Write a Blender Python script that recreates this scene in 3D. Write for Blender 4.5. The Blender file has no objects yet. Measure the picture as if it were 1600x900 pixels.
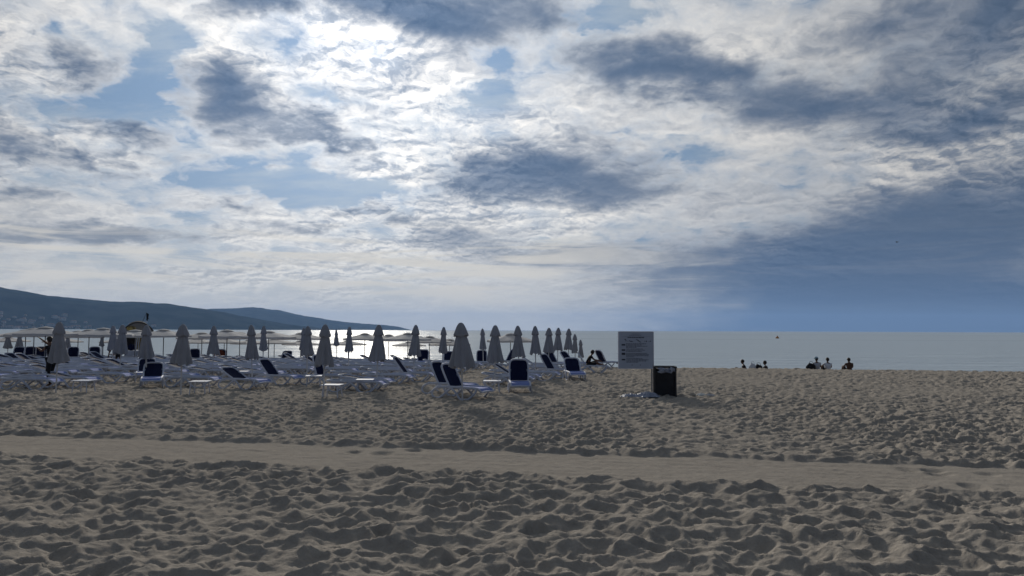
import bpy, bmesh, math, random
import numpy as np
from mathutils import Vector, Matrix

R = math.radians
scene = bpy.context.scene
root_col = scene.collection

# ------------------------------------------------------------------ camera
CAM_Z = 2.0
PITCH = 3.15
cam_data = bpy.data.cameras.new("camera")
cam_data.sensor_width = 36.0
cam_data.lens = 27.0
cam_data.clip_start = 0.1
cam_data.clip_end = 90000.0
cam = bpy.data.objects.new("camera", cam_data)
root_col.objects.link(cam)
cam.location = (0.0, 0.0, CAM_Z)
cam.rotation_euler = (Matrix.Rotation(R(90 + PITCH), 3, 'X') @ Matrix.Rotation(R(0.21), 3, 'Z')).to_euler()
scene.camera = cam

# ------------------------------------------------------------------ sun and exposure
SUN_AZ, SUN_EL = -11.3, 19.9          # degrees: to the left of straight ahead, above the horizon
sun_dir = Vector((math.sin(R(SUN_AZ)) * math.cos(R(SUN_EL)), math.cos(R(SUN_AZ)) * math.cos(R(SUN_EL)), math.sin(R(SUN_EL))))
sun_data = bpy.data.lights.new("sun", 'SUN')
sun_data.energy = 3.2
sun_data.angle = R(4.0)               # veiled by thin cloud
sun_data.color = (1.0, 0.93, 0.82)
sun = bpy.data.objects.new("sun", sun_data)
root_col.objects.link(sun)
sun.rotation_euler = sun_dir.to_track_quat('Z', 'Y').to_euler()
sun.location = (-20, 60, 40)
scene.view_settings.view_transform = 'Standard'
scene.view_settings.look = 'None'
scene.view_settings.exposure = 0.0
scene.view_settings.gamma = 1.0
scene.view_settings.use_curve_mapping = False
scene.render.engine = 'CYCLES'
scene.cycles.use_denoising = True
scene.cycles.denoising_prefilter = 'ACCURATE'
scene.cycles.denoising_quality = 'HIGH'
scene.cycles.max_bounces = 4
scene.cycles.diffuse_bounces = 2
scene.cycles.glossy_bounces = 2
scene.cycles.use_adaptive_sampling = True
scene.cycles.adaptive_threshold = 0.01
scene.cycles.adaptive_min_samples = 24
scene.cycles.volume_bounces = 0

# ------------------------------------------------------------------ world: clear sky behind broken cloud
# cloud banks as (azimuth, elevation, half width, half height, tilt, weight), all in degrees of sky
DARK_MASSES = [
    (-5.35, 23.2, 11.13, 3.15, 0, 1.25),
    (-18.82, 22.57, 6.56, 2.01, -5, 1.0),
    (-11.56, 23.69, 9.38, 1.64, 0, 0.6),
    (2.44, 23.69, 4.39, 2.09, 0, 0.6),
    (-20.2, 15.84, 5.34, 3.2, -12, 1.1),
    (-16.02, 14.8, 4.92, 1.41, -10, 0.3),
    (8.92, 19.63, 8.07, 3.04, -8, 1.25),
    (15.17, 17.92, 8.14, 2.37, -12, 0.9),
    (22.51, 15.31, 11.16, 2.74, -5, 1.0),
    (31.47, 18.65, 8.86, 5.3, 25, 0.85),
    (26.67, 20.45, 8.57, 2.14, 20, 0.45),
    (32.71, 13.42, 6.51, 2.14, 5, 0.75),
    (28.76, 13.15, 10.41, 1.83, 0, 0.5),
    (2.89, 11.67, 11.54, 3.5, -3, 1.15),
    (-1.93, 10.74, 7.22, 2.81, 0, 0.4),
    (7.66, 10.19, 7.09, 2.33, 0, 0.35),
    (23.91, 4.85, 17.22, 4.8, 8, 1.45),
    (30.41, 6.84, 12.86, 4.1, 10, 1.2),
    (20.58, 2.5, 17.59, 4.47, 2, 1.1),
    (30.27, 1.9, 14.96, 4.53, 0, 1.1),
    (16.26, 1.19, 8.8, 2.75, 0, 0.5),
    (14.08, 4.45, 10.36, 2.31, 5, 0.7),
    (4.78, 5.61, 12.38, 1.66, 3, 0.75),
    (-2.88, 6.72, 7.18, 1.19, 0, 0.4),
    (-28.57, 6.04, 10.0, 0.84, 0, 1.0),
    (-33.15, 5.64, 5.05, 0.56, 0, 0.4),
    (-32.63, 10.87, 3.25, 1.58, 0, 0.6),
    (-28.67, 10.07, 3.34, 1.16, 0, 0.5),
    (-33.08, 8.76, 3.04, 0.79, 0, 0.55),
    (-27.23, 12.71, 3.82, 1.65, -15, 0.5),
    (-30.66, 15.69, 4.67, 2.74, 0, 0.45),
    (-20.7, 8.83, 2.95, 0.8, 0, 0.45),
    (-13.29, 13.86, 5.95, 0.99, -8, 0.5),
    (-11.39, 8.69, 3.7, 0.83, 0, 0.4),
    (-15.01, 7.19, 5.82, 0.55, 0, 0.35),
    (-7.64, 8.08, 4.25, 0.85, 0, 0.4),
]
COVER = [
    (-25.37, 16.23, 3.17, 4.5, 15, -0.86),
    (-27.09, 14.58, 3.46, 2.86, 20, -0.58),
    (-25.04, 18.92, 3.2, 2.4, 0, -0.43),
    (-17.73, 11.14, 11.38, 2.68, -4, -0.97),
    (-11.41, 10.77, 7.41, 1.84, 0, -0.5),
    (-11.47, 16.2, 8.38, 2.0, -5, -0.54),
    (-0.97, 19.85, 3.65, 3.28, 0, -0.79),
    (7.28, 23.03, 6.24, 1.34, 0, -0.65),
    (-31.81, 18.2, 2.46, 1.51, -30, -0.4),
    (-30.95, 13.35, 3.92, 1.11, 0, -0.5),
    (-23.17, 7.94, 6.1, 0.87, 0, -0.4),
    (7.45, 14.66, 4.75, 1.18, 0, -0.4),
    (-3.87, 16.47, 3.86, 1.13, 0, -0.32),
    (-17.44, 19.43, 2.66, 1.26, 0, -0.29),
    (11.89, 12.35, 6.01, 1.37, 0, -0.25),
    (15.21, 20.48, 10.43, 3.78, 0, 0.6),
    (16.44, 13.23, 13.33, 3.11, 0, 0.5),
    (29.79, 10.58, 10.9, 3.26, 0, 0.6),
    (-30.77, 19.16, 5.4, 3.03, 0, 0.25),
    (-21.31, 17.96, 3.8, 2.08, 0, 0.7),
    (-10.59, 20.83, 7.06, 2.56, 0, 0.6),
    (-30.43, 7.66, 9.3, 1.64, 0, 0.35),
    (4.8, 8.83, 14.32, 1.88, 0, 0.3),
    (-8.62, 12.47, 7.08, 2.76, 0, 0.2),
]

world = bpy.data.worlds.new("World")
scene.world = world
world.use_nodes = True
wt = world.node_tree
wt.nodes.clear()


class Graph:
    def __init__(self, tree):
        self.t = tree

    def link(self, a, sock):
        if isinstance(a, (int, float)):
            sock.default_value = a
        elif isinstance(a, (tuple, list, Vector)):
            v = tuple(a)
            if len(sock.default_value) == 4 and len(v) == 3:
                v = v + (1.0,)
            sock.default_value = v
        else:
            self.t.links.new(a, sock)

    def math(self, op, a, b=None, c=None, clamp=False):
        n = self.t.nodes.new('ShaderNodeMath'); n.operation = op; n.use_clamp = clamp
        for i, v in enumerate((a, b, c)):
            if v is not None:
                self.link(v, n.inputs[i])
        return n.outputs[0]

    def vmath(self, op, a, b=None, scale=None):
        n = self.t.nodes.new('ShaderNodeVectorMath'); n.operation = op
        self.link(a, n.inputs[0])
        if b is not None:
            self.link(b, n.inputs[1])
        if scale is not None:
            self.link(scale, n.inputs['Scale'])
        return n.outputs['Value'] if op in ('DOT_PRODUCT', 'LENGTH', 'DISTANCE') else n.outputs[0]

    def comb(self, x, y, z=0.0):
        n = self.t.nodes.new('ShaderNodeCombineXYZ')
        for i, v in enumerate((x, y, z)):
            self.link(v, n.inputs[i])
        return n.outputs[0]

    def sep(self, v):
        n = self.t.nodes.new('ShaderNodeSeparateXYZ'); self.link(v, n.inputs[0])
        return n.outputs

    def noise(self, v, scale, detail=4.0, rough=0.5, lac=2.0, dist=0.0, col=False, dims='2D'):
        n = self.t.nodes.new('ShaderNodeTexNoise'); n.noise_dimensions = dims
        self.link(v, n.inputs['Vector'])
        n.inputs['Scale'].default_value = scale; n.inputs['Detail'].default_value = detail
        n.inputs['Roughness'].default_value = rough; n.inputs['Lacunarity'].default_value = lac
        n.inputs['Distortion'].default_value = dist
        return n.outputs['Color'] if col else n.outputs['Fac']

    def smooth(self, v, lo, hi, tlo=0.0, thi=1.0):
        n = self.t.nodes.new('ShaderNodeMapRange'); n.interpolation_type = 'SMOOTHSTEP'; n.clamp = True
        self.link(v, n.inputs['Value'])
        for k, x in (('From Min', lo), ('From Max', hi), ('To Min', tlo), ('To Max', thi)):
            self.link(x, n.inputs[k])
        return n.outputs['Result']

    def mix(self, f, a, b, mode='MIX'):
        n = self.t.nodes.new('ShaderNodeMix'); n.data_type = 'RGBA'; n.blend_type = mode
        n.clamp_factor = True
        self.link(f, n.inputs[0]); self.link(a, n.inputs[6]); self.link(b, n.inputs[7])
        return n.outputs[2]

    def banks(self, p, table, start=0.0):
        acc = start
        for (a, e, ra, re, rot, w) in table:
            m = self.t.nodes.new('ShaderNodeMapping'); m.vector_type = 'TEXTURE'
            self.link(p, m.inputs['Vector'])
            m.inputs['Location'].default_value = (a, e, 0)
            m.inputs['Rotation'].default_value = (0, 0, R(rot))
            m.inputs['Scale'].default_value = (ra, re, 1)
            g = self.t.nodes.new('ShaderNodeTexGradient'); g.gradient_type = 'QUADRATIC_SPHERE'
            self.t.links.new(m.outputs[0], g.inputs[0])
            acc = self.math('MULTIPLY_ADD', g.outputs['Fac'], w * 1.9, acc)
        return acc


g = Graph(wt)
tc = wt.nodes.new('ShaderNodeTexCoord')
dirn = g.vmath('NORMALIZE', tc.outputs['Generated'])
dx, dy, dz = g.sep(dirn)
dz = g.math('MAXIMUM', dz, 0.0)
az = g.math('MULTIPLY', g.math('ARCTAN2', dx, dy), 57.2958)
el = g.math('MULTIPLY', g.math('ARCSINE', dz), 57.2958)
# coordinates on the curved cloud deck: features crowd together towards the horizon
k = g.math('DIVIDE', 1.0, g.math('ADD', dz, 0.26))
deck = g.comb(g.math('MULTIPLY', dx, k), g.math('MULTIPLY', dy, k), 0.0)
w1 = g.vmath('SUBTRACT', g.noise(deck, 2.0, 3.0, 0.55, col=True), (.5, .5, .5))
w2 = g.vmath('SUBTRACT', g.noise(deck, 7.5, 4.0, 0.6, col=True), (.5, .5, .5))
warp = g.vmath('ADD', w1, g.vmath('SCALE', w2, scale=0.9))
elw = g.smooth(el, 0.5, 14.0, 0.12, 1.0)
p = g.vmath('ADD', g.comb(az, el, 0.0), g.vmath('MULTIPLY', warp, g.comb(6.5, g.math('MULTIPLY', elw, 4.2), 0.0)))
# cloud texture: ragged plus billowing
dk = g.vmath('ADD', deck, g.vmath('SCALE', w2, scale=0.10))


def cloud_tex(v, det):
    f = g.noise(v, 3.3, det, 0.61, 2.1)
    vo = wt.nodes.new('ShaderNodeTexVoronoi')
    vo.voronoi_dimensions = '2D'; vo.feature = 'F1'; vo.normalize = True
    g.link(v, vo.inputs['Vector'])
    vo.inputs['Scale'].default_value = 11.0
    vo.inputs['Detail'].default_value = 4.0
    vo.inputs['Roughness'].default_value = 0.55
    vo.inputs['Lacunarity'].default_value = 2.3
    b = g.math('SUBTRACT', 0.42, vo.outputs['Distance'])
    return g.math('MULTIPLY_ADD', b, 0.48, g.math('SUBTRACT', f, 0.5))


fb = cloud_tex(dk, 9.0)
# the same texture a little nearer the sun: where it is thinner there, this side is lit
fb_sun = cloud_tex(g.vmath('ADD', dk, (math.sin(R(SUN_AZ)) * 0.012, -0.022, 0.0)), 8.0)
soft = g.noise(deck, 2.0, 4.0, 0.5)
cover = g.banks(p, COVER, 0.39)
darkb = g.banks(p, DARK_MASSES, 0.0)
den = g.math('MULTIPLY_ADD', fb, 2.9, g.math('MULTIPLY_ADD', darkb, 0.8, cover))
den = g.math('MULTIPLY_ADD', g.math('SUBTRACT', soft, 0.5), 1.2, den)
denp = g.math('MAXIMUM', g.math('ADD', den, 0.14), 0.0)
alpha = g.math('SUBTRACT', 1.0, g.math('EXPONENT', g.math('MULTIPLY', g.math('POWER', denp, 1.75), -2.9)))
# light that still gets through the thickness of the cloud
tau = g.math('MULTIPLY_ADD', darkb, 1.0, g.math('MULTIPLY', fb, g.smooth(darkb, 0.0, 1.5, 0.75, 1.15)))
tau = g.math('MULTIPLY_ADD', g.math('SUBTRACT', soft, 0.5), 0.5, tau)
thru = g.math('EXPONENT', g.math('MULTIPLY', g.math('MAXIMUM', g.math('SUBTRACT', tau, 0.02), 0.0), -2.3))
rgain = g.smooth(g.noise(deck, 1.15, 2.0, 0.5), 0.36, 0.64, -1.8, -6.4)
relief = g.math('MULTIPLY_ADD', g.math('SUBTRACT', fb, fb_sun), rgain, 0.55, clamp=True)
# angle from the sun
cosang = g.vmath('DOT_PRODUCT', dirn, tuple(sun_dir))
ang = g.math('MULTIPLY', g.math('ARCCOSINE', g.math('MINIMUM', cosang, 0.99999)), 57.2958)
glow_n = g.math('EXPONENT', g.math('MULTIPLY', g.math('POWER', g.math('DIVIDE', ang, 7.0), 2.0), -1.0))
glow_w = g.math('EXPONENT', g.math('MULTIPLY', g.math('DIVIDE', ang, 31.0), -1.0))
lit = g.mix(relief, (0.455, 0.505, 0.58), (1.24, 1.185, 1.10))
gain = g.math('MULTIPLY_ADD', glow_w, 1.22, 0.20)
gain = g.math('MULTIPLY_ADD', glow_n, 0.12, gain)
lit = g.vmath('SCALE', lit, scale=gain)
# thick cloud seen against the light
shade = g.mix(relief, (0.066, 0.112, 0.192), (0.122, 0.176, 0.268))
shade = g.vmath('SCALE', shade, scale=g.math('MULTIPLY_ADD', glow_w, 1.1, 0.48))
away = g.smooth(ang, 30.0, 100.0)
cloud = g.mix(thru, shade, lit)
# clouds opposite the sun are few and take the blue of the open sky
alpha = g.math('MULTIPLY', alpha, g.math('MULTIPLY_ADD', away, -0.55, 1.0))
cloud = g.mix(away, cloud, g.vmath('MULTIPLY', cloud, (0.72, 0.76, 0.84)))
# clear air
sky = wt.nodes.new('ShaderNodeTexSky')
sky.sky_type = 'NISHITA'
sky.sun_disc = False
sky.sun_elevation = R(SUN_EL)
sky.sun_rotation = R(SUN_AZ)
sky.air_density = 1.0
sky.dust_density = 0.3
sky.ozone_density = 2.0
clear = g.mix(0.72, g.vmath('SCALE', sky.outputs[0], scale=0.045), (0.265, 0.425, 0.66))
veil = g.noise(g.vmath('MULTIPLY', deck, (0.6, 1.6, 1.0)), 3.0, 6.0, 0.65)
clear = g.mix(g.smooth(veil, 0.36, 0.68, 0.0, 0.70), clear, (0.52, 0.60, 0.68))
clear = g.vmath('SCALE', clear, scale=g.math('MULTIPLY_ADD', glow_w, 1.0, 0.28))
col = g.mix(alpha, clear, cloud)
# thickening air towards the horizon, bluer and darker under the shower to the right
# long pale streaks low down
streak = g.noise(g.comb(g.math('MULTIPLY', az, 0.075), g.math('MULTIPLY', el, 1.05), 0.0), 1.0, 5.0, 0.55, dist=0.6)
band = g.math('MULTIPLY', g.smooth(el, 0.8, 2.6), g.smooth(el, 9.0, 5.0))
streak = g.math('MULTIPLY', g.smooth(streak, 0.46, 0.66), g.math('MULTIPLY', band, 0.85))
low = g.math('EXPONENT', g.math('MULTIPLY', g.math('POWER', g.math('DIVIDE', el, 4.6), 1.5), -1.0))
shower = g.smooth(g.vmath('DOT_PRODUCT', p, (1.0, 0.1, 0.0)), 0.0, 20.0)
hz = g.mix(g.math('MAXIMUM', shower, away), (0.70, 0.67, 0.60), (0.072, 0.120, 0.215))
col = g.mix(g.math('MULTIPLY', low, 0.92), col, hz)
col = g.mix(g.math('MULTIPLY', streak, g.math('MULTIPLY_ADD', g.math('MAXIMUM', shower, away), -0.95, 1.0)), col, (0.74, 0.70, 0.62))
bg = wt.nodes.new('ShaderNodeBackground')
bg.inputs['Strength'].default_value = 0.1
wt.links.new(g.vmath('SCALE', col, scale=10.0), bg.inputs['Color'])
wo = wt.nodes.new('ShaderNodeOutputWorld')
wt.links.new(bg.outputs[0], wo.inputs['Surface'])
world.cycles.sampling_method = 'MANUAL'
world.cycles.sample_map_resolution = 512

# ------------------------------------------------------------------ helpers
SEA_Z = -1.75
HORIZON_SLOPE = 0.165                 # the rows of loungers and the shore run slightly away to the left


def smooth01(t):
    t = np.clip(t, 0.0, 1.0)
    return t * t * (3 - 2 * t)


def ground_np(x, y):
    """broad shape of the beach: level, a low crest, then the slope down to the water"""
    x = np.asarray(x, dtype=float); y = np.asarray(y, dtype=float)
    s = (x * HORIZON_SLOPE + y) * 0.9866
    right = np.interp(s, [0, 34, 40, 44.5, 47, 51, 60, 68, 80, 120], [0, 0, -0.02, -0.1, -0.30, -0.78, -1.5, -1.9, -2.6, -3.5])
    left = np.interp(s, [0, 34, 40, 46, 52, 60, 70, 80, 92, 120], [0, 0, -0.06, -0.22, -0.4, -0.62, -1.0, -1.45, -2.1, -3.5])
    m = smooth01((2.0 - x) / 12.0)
    return right * (1 - m) + left * m


def ground(x, y):
    return float(ground_np(x, y))


def tag(o, label=None, cat=None, group=None, kind=None):
    if label: o['label'] = label
    if cat: o['category'] = cat
    if group: o['group'] = group
    if kind: o['kind'] = kind
    return o


def empty(name, loc=(0, 0, 0), rz=0.0):
    o = bpy.data.objects.new(name, None)
    o.empty_display_size = 0.2
    o.location = loc; o.rotation_euler = (0, 0, rz)
    root_col.objects.link(o)
    return o


def copy_tree(o, parent=None):
    c = o.copy()
    root_col.objects.link(c)
    c.parent = parent
    for ch in list(o.children):
        copy_tree(ch, c)
    return c


def material(name, color, rough=0.6, spec=0.4, noise=None, bump=None, metallic=0.0):
    """noise = (scale, second colour, contrast), bump = (scale, distance in metres)"""
    m = bpy.data.materials.new(name); m.use_nodes = True
    t = m.node_tree; b = t.nodes['Principled BSDF']
    b.inputs['Base Color'].default_value = (*color, 1)
    b.inputs['Roughness'].default_value = rough
    b.inputs['Specular IOR Level'].default_value = spec
    b.inputs['Metallic'].default_value = metallic
    gg = Graph(t)
    tcn = t.nodes.new('ShaderNodeTexCoord')
    if noise:
        n = gg.noise(tcn.outputs['Object'], noise[0], 4.0, 0.6, dims='3D')
        f = gg.smooth(n, 0.5 - noise[2], 0.5 + noise[2])
        t.links.new(gg.mix(f, color, noise[1]), b.inputs['Base Color'])
    if bump:
        n = gg.noise(tcn.outputs['Object'], bump[0], 4.0, 0.6, dims='3D')
        bn = t.nodes.new('ShaderNodeBump')
        bn.inputs['Distance'].default_value = bump[1]
        t.links.new(n, bn.inputs['Height'])
        t.links.new(bn.outputs[0], b.inputs['Normal'])
    return m


class MB:
    """collects boxes, tubes and sheets into one mesh"""
    def __init__(self):
        self.v = []; self.f = []

    def add(self, vs, fs):
        o = len(self.v)
        self.v += [tuple(p) for p in vs]
        self.f += [tuple(i + o for i in q) for q in fs]
        return self

    def box(self, c, s, rot=None):
        hx, hy, hz = s[0] / 2, s[1] / 2, s[2] / 2
        vs = [Vector((a * hx, b * hy, d * hz)) for d in (-1, 1) for b in (-1, 1) for a in (-1, 1)]
        if rot is not None: vs = [rot @ p for p in vs]
        vs = [p + Vector(c) for p in vs]
        return self.add(vs, [(0, 2, 3, 1), (4, 5, 7, 6), (0, 1, 5, 4), (2, 6, 7, 3), (0, 4, 6, 2), (1, 3, 7, 5)])

    def tube(self, pts, r, n=8, closed=False, squash=1.0):
        pts = [Vector(p) for p in pts]
        rs = r if isinstance(r, (list, tuple)) else [r] * len(pts)
        m = len(pts); rings = []
        for i in range(m):
            a = pts[(i - 1) % m] if (closed or i > 0) else pts[i]
            b = pts[(i + 1) % m] if (closed or i < m - 1) else pts[i]
            d = (b - a).normalized()
            up = Vector((0, 1, 0)) if abs(d.y) < 0.8 else Vector((0, 0, 1))
            s = d.cross(up).normalized(); u = s.cross(d).normalized()
            rings.append([pts[i] + (s * math.cos(2 * math.pi * k / n) + u * math.sin(2 * math.pi * k / n) * squash) * rs[i] for k in range(n)])
        vs = [p for q in rings for p in q]; fs = []
        for i in range(m if closed else m - 1):
            j = (i + 1) % m
            for k in range(n):
                fs.append((i * n + k, i * n + (k + 1) % n, j * n + (k + 1) % n, j * n + k))
        if not closed:
            fs.append(tuple(range(n - 1, -1, -1))); fs.append(tuple((m - 1) * n + k for k in range(n)))
        return self.add(vs, fs)

    def lathe(self, prof, n=24, fn=None, cap=True):
        vs = []; fs = []
        for i, (r, z) in enumerate(prof):
            for k in range(n):
                a = 2 * math.pi * k / n
                rr = fn(r, z, a, i / (len(prof) - 1)) if fn else r
                if isinstance(rr, tuple): rr, zz = rr
                else: zz = z
                vs.append((rr * math.cos(a), rr * math.sin(a), zz))
        for i in range(len(prof) - 1):
            for k in range(n):
                fs.append((i * n + k, i * n + (k + 1) % n, (i + 1) * n + (k + 1) % n, (i + 1) * n + k))
        if cap:
            fs.append(tuple(range(n - 1, -1, -1))); fs.append(tuple((len(prof) - 1) * n + k for k in range(n)))
        return self.add(vs, fs)

    def sheet(self, fn, nu, nv, thick=None):
        vs = [fn(i / nu, j / nv) for j in range(nv + 1) for i in range(nu + 1)]
        fs = [(j * (nu + 1) + i, j * (nu + 1) + i + 1, (j + 1) * (nu + 1) + i + 1, (j + 1) * (nu + 1) + i) for j in range(nv) for i in range(nu)]
        if thick:
            o = len(vs)
            vs += [(p[0], p[1], p[2] - thick) for p in vs]
            fs += [tuple(reversed([i + o for i in q])) for q in fs]
            edge = [i for i in range(nu + 1)] + [j * (nu + 1) + nu for j in range(1, nv + 1)] + [nv * (nu + 1) + i for i in range(nu - 1, -1, -1)] + [j * (nu + 1) for j in range(nv - 1, 0, -1)]
            for a, b in zip(edge, edge[1:] + edge[:1]):
                fs.append((a, a + o, b + o, b))
        return self.add(vs, fs)

    def blob(self, c, r, nu=10, nv=7, fn=None):
        vs = []; fs = []
        for j in range(nv + 1):
            t = math.pi * j / nv
            for i in range(nu):
                a = 2 * math.pi * i / nu
                d = Vector((math.sin(t) * math.cos(a), math.sin(t) * math.sin(a), math.cos(t)))
                k = fn(d) if fn else 1.0
                vs.append((c[0] + d.x * r[0] * k, c[1] + d.y * r[1] * k, c[2] + d.z * r[2] * k))
        for j in range(nv):
            for i in range(nu):
                fs.append((j * nu + i, (j + 1) * nu + i, (j + 1) * nu + (i + 1) % nu, j * nu + (i + 1) % nu))
        return self.add(vs, fs)

    def mesh(self, name, mat, smooth=True):
        me = bpy.data.meshes.new(name)
        me.from_pydata(self.v, [], self.f)
        me.materials.append(mat)
        if smooth:
            me.polygons.foreach_set('use_smooth', [True] * len(me.polygons))
            me.set_sharp_from_angle(angle=R(38))
        me.update()
        return me

    def build(self, name, mat, parent=None, smooth=True):
        o = bpy.data.objects.new(name, self.mesh(name, mat, smooth))
        root_col.objects.link(o)
        o.parent = parent
        return o


# ------------------------------------------------------------------ sand
def hash2(ix, iy, seed):
    h = (ix.astype(np.int64) * 374761393 + iy.astype(np.int64) * 668265263 + seed * 1442695041) & 0x7fffffff
    h = ((h ^ (h >> 13)) * 1274126177) & 0x7fffffff
    h = h ^ (h >> 16)
    return (h & 0xffff) / 65535.0


def vnoise(x, y, seed):
    ix = np.floor(x); iy = np.floor(y); fx = x - ix; fy = y - iy
    fx = fx * fx * fx * (fx * (fx * 6 - 15) + 10); fy = fy * fy * fy * (fy * (fy * 6 - 15) + 10)
    a = hash2(ix, iy, seed); b = hash2(ix + 1, iy, seed); c = hash2(ix, iy + 1, seed); d = hash2(ix + 1, iy + 1, seed)
    return (a + (b - a) * fx) * (1 - fy) + (c + (d - c) * fx) * fy - 0.5


def fbm(x, y, seed, octv=4, gain=0.5):
    o = 0.0; amp = 1.0
    for i in range(octv):
        o = o + amp * vnoise(x * 2.03 ** i + 17.3 * i, y * 2.03 ** i - 9.1 * i, seed + i)
        amp *= gain
    return o


def bowls(x, y, cell, seed):
    """trampled sand: overlapping scooped hollows that meet in sharp crests"""
    gx = x / cell; gy = y / cell
    ix = np.floor(gx); iy = np.floor(gy)
    best = np.full(x.shape, 9.0)
    for dj in (-1, 0, 1):
        for di in (-1, 0, 1):
            cx = ix + di; cy = iy + dj
            px = cx + 0.5 + (hash2(cx, cy, seed) - 0.5) * 0.95
            py = cy + 0.5 + (hash2(cx, cy, seed + 1) - 0.5) * 0.95
            th = hash2(cx, cy, seed + 2) * math.pi
            ra = 0.52 + 0.45 * hash2(cx, cy, seed + 3)
            el_ = 0.58 + 0.42 * hash2(cx, cy, seed + 5)
            of = (hash2(cx, cy, seed + 4)) * 0.42
            ux = gx - px; uy = gy - py
            c, s = np.cos(th), np.sin(th)
            q = ((ux * c + uy * s) / ra) ** 2 + ((-ux * s + uy * c) / (ra * el_)) ** 2
            best = np.minimum(best, (q + 0.02) ** 0.78 + of)
    return np.minimum(best, 1.6)


TRACK_NEAR, TRACK_FAR, TRACK_SLOPE = 10.83, 13.07, 0.187


def track_mask(x, y):
    t = y + TRACK_SLOPE * x
    wob = fbm(x * 0.9, y * 0.9, 71, 3) * 0.30
    wobn = fbm(x * 1.6 + 40, y * 1.6, 77, 3) * 0.40
    a = smooth01((t - (TRACK_NEAR + wobn) + 0.10) / 0.26)
    b = smooth01(((TRACK_FAR + wob * 0.6) - t + 0.05) / 0.12)
    return a * b, t, wob


def sand_relief(x, y):
    wx = x + 0.12 * fbm(x * 3.0, y * 3.0, 5, 4, 0.6); wy = y + 0.12 * fbm(x * 3.0, y * 3.0, 15, 4, 0.6)
    big = fbm(x * 0.45, y * 0.45, 31, 3)
    mod = 0.90 + 0.6 * fbm(x * 0.23, y * 0.23, 41, 2)
    # deep prints on the near side of the strip, smaller and shallower ones beyond it
    near = 0.080 * mod * (bowls(wx, wy, 0.335, 101) - 0.75) + 0.030 * (bowls(wx + 31.7, wy + 12.3, 0.17, 211) - 0.75)
    far = 0.070 * mod * (bowls(wx + 7.7, wy + 2.3, 0.23, 131) - 0.75) + 0.020 * (bowls(wx + 51.7, wy + 2.3, 0.13, 241) - 0.75)
    side = smooth01((y + TRACK_SLOPE * x - 11.6) / 0.8)
    h = near * (1 - side) + far * side + 0.030 * big + 0.011 * fbm(x * 7, y * 7, 51, 4, 0.6)
    m, t, wob = track_mask(x, y)
    along = x - TRACK_SLOPE * y; across = y + TRACK_SLOPE * x
    flat = -0.030 + 0.012 * fbm(x * 1.1, y * 1.1, 61, 3) + 0.008 * fbm(along * 1.2, across * 9.0, 63, 3) + 0.008 * fbm(x * 7, y * 7, 62, 4, 0.65)
    # shallow prints left on the smoothed strip
    pr = bowls(x * 1.0 + 5.0, y * 1.0 + 3.0, 0.62, 311)
    keep = smooth01((vnoise(x * 0.45, y * 0.45, 88) - 0.02) / 0.10)
    flat = flat + np.minimum(pr - 0.52, 0.0) * 0.16 * keep
    lip = np.exp(-((t - (TRACK_FAR + wob * 0.6) - 0.17) / 0.16) ** 2) * (0.026 + 0.05 * fbm(x * 1.7, y * 1.7, 91, 3))
    lipn = np.exp(-((t - TRACK_NEAR + 0.15) / 0.14) ** 2) * 0.015
    return (h + lip + lipn) * (1 - m) + flat * m


def grid_mesh(name, X, Y, Z, mat):
    nr, nc = X.shape
    me = bpy.data.meshes.new(name)
    co = np.stack([X, Y, Z], -1).reshape(-1, 3).astype(np.float32)
    i = np.arange((nr - 1) * nc).reshape(nr - 1, nc)[:, :-1]
    q = np.stack([i, i + 1, i + nc + 1, i + nc], -1).reshape(-1, 4).astype(np.int32)
    me.vertices.add(len(co)); me.vertices.foreach_set('co', co.ravel())
    me.loops.add(q.size); me.loops.foreach_set('vertex_index', q.ravel())
    me.polygons.add(len(q))
    me.polygons.foreach_set('loop_start', np.arange(0, q.size, 4, dtype=np.int32))
    me.polygons.foreach_set('use_smooth', np.ones(len(q), dtype=bool))
    me.update(calc_edges=True)
    me.materials.append(mat)
    o = bpy.data.objects.new(name, me)
    root_col.objects.link(o)
    return o


def sand_material():
    m = bpy.data.materials.new('dry_sand'); m.use_nodes = True
    t = m.node_tree; b = t.nodes['Principled BSDF']; gg = Graph(t)
    tcn = t.nodes.new('ShaderNodeTexCoord'); pos = tcn.outputs['Object']
    n1 = gg.noise(pos, 0.35, 4, 0.55, dims='3D'); n2 = gg.noise(pos, 7.0, 5, 0.65, dims='3D'); n3 = gg.noise(pos, 160.0, 2, 0.6, dims='3D')
    c = gg.mix(gg.smooth(n1, 0.35, 0.65), SAND_A, SAND_B)
    c = gg.mix(gg.smooth(n2, 0.35, 0.7), c, SAND_C)
    c = gg.mix(gg.smooth(n3, 0.3, 0.75, 0.0, 0.5), c, SAND_D)
    t.links.new(c, b.inputs['Base Color'])
    b.inputs['Roughness'].default_value = 1.0
    b.inputs['Specular IOR Level'].default_value = 0.0
    hh = gg.math('MULTIPLY_ADD', n3, 0.35, gg.noise(pos, 30.0, 4, 0.6, dims='3D'))
    bn = t.nodes.new('ShaderNodeBump'); bn.inputs['Distance'].default_value = 0.014; bn.inputs['Strength'].default_value = 0.9
    t.links.new(hh, bn.inputs['Height']); t.links.new(bn.outputs[0], b.inputs['Normal'])
    return m


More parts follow.
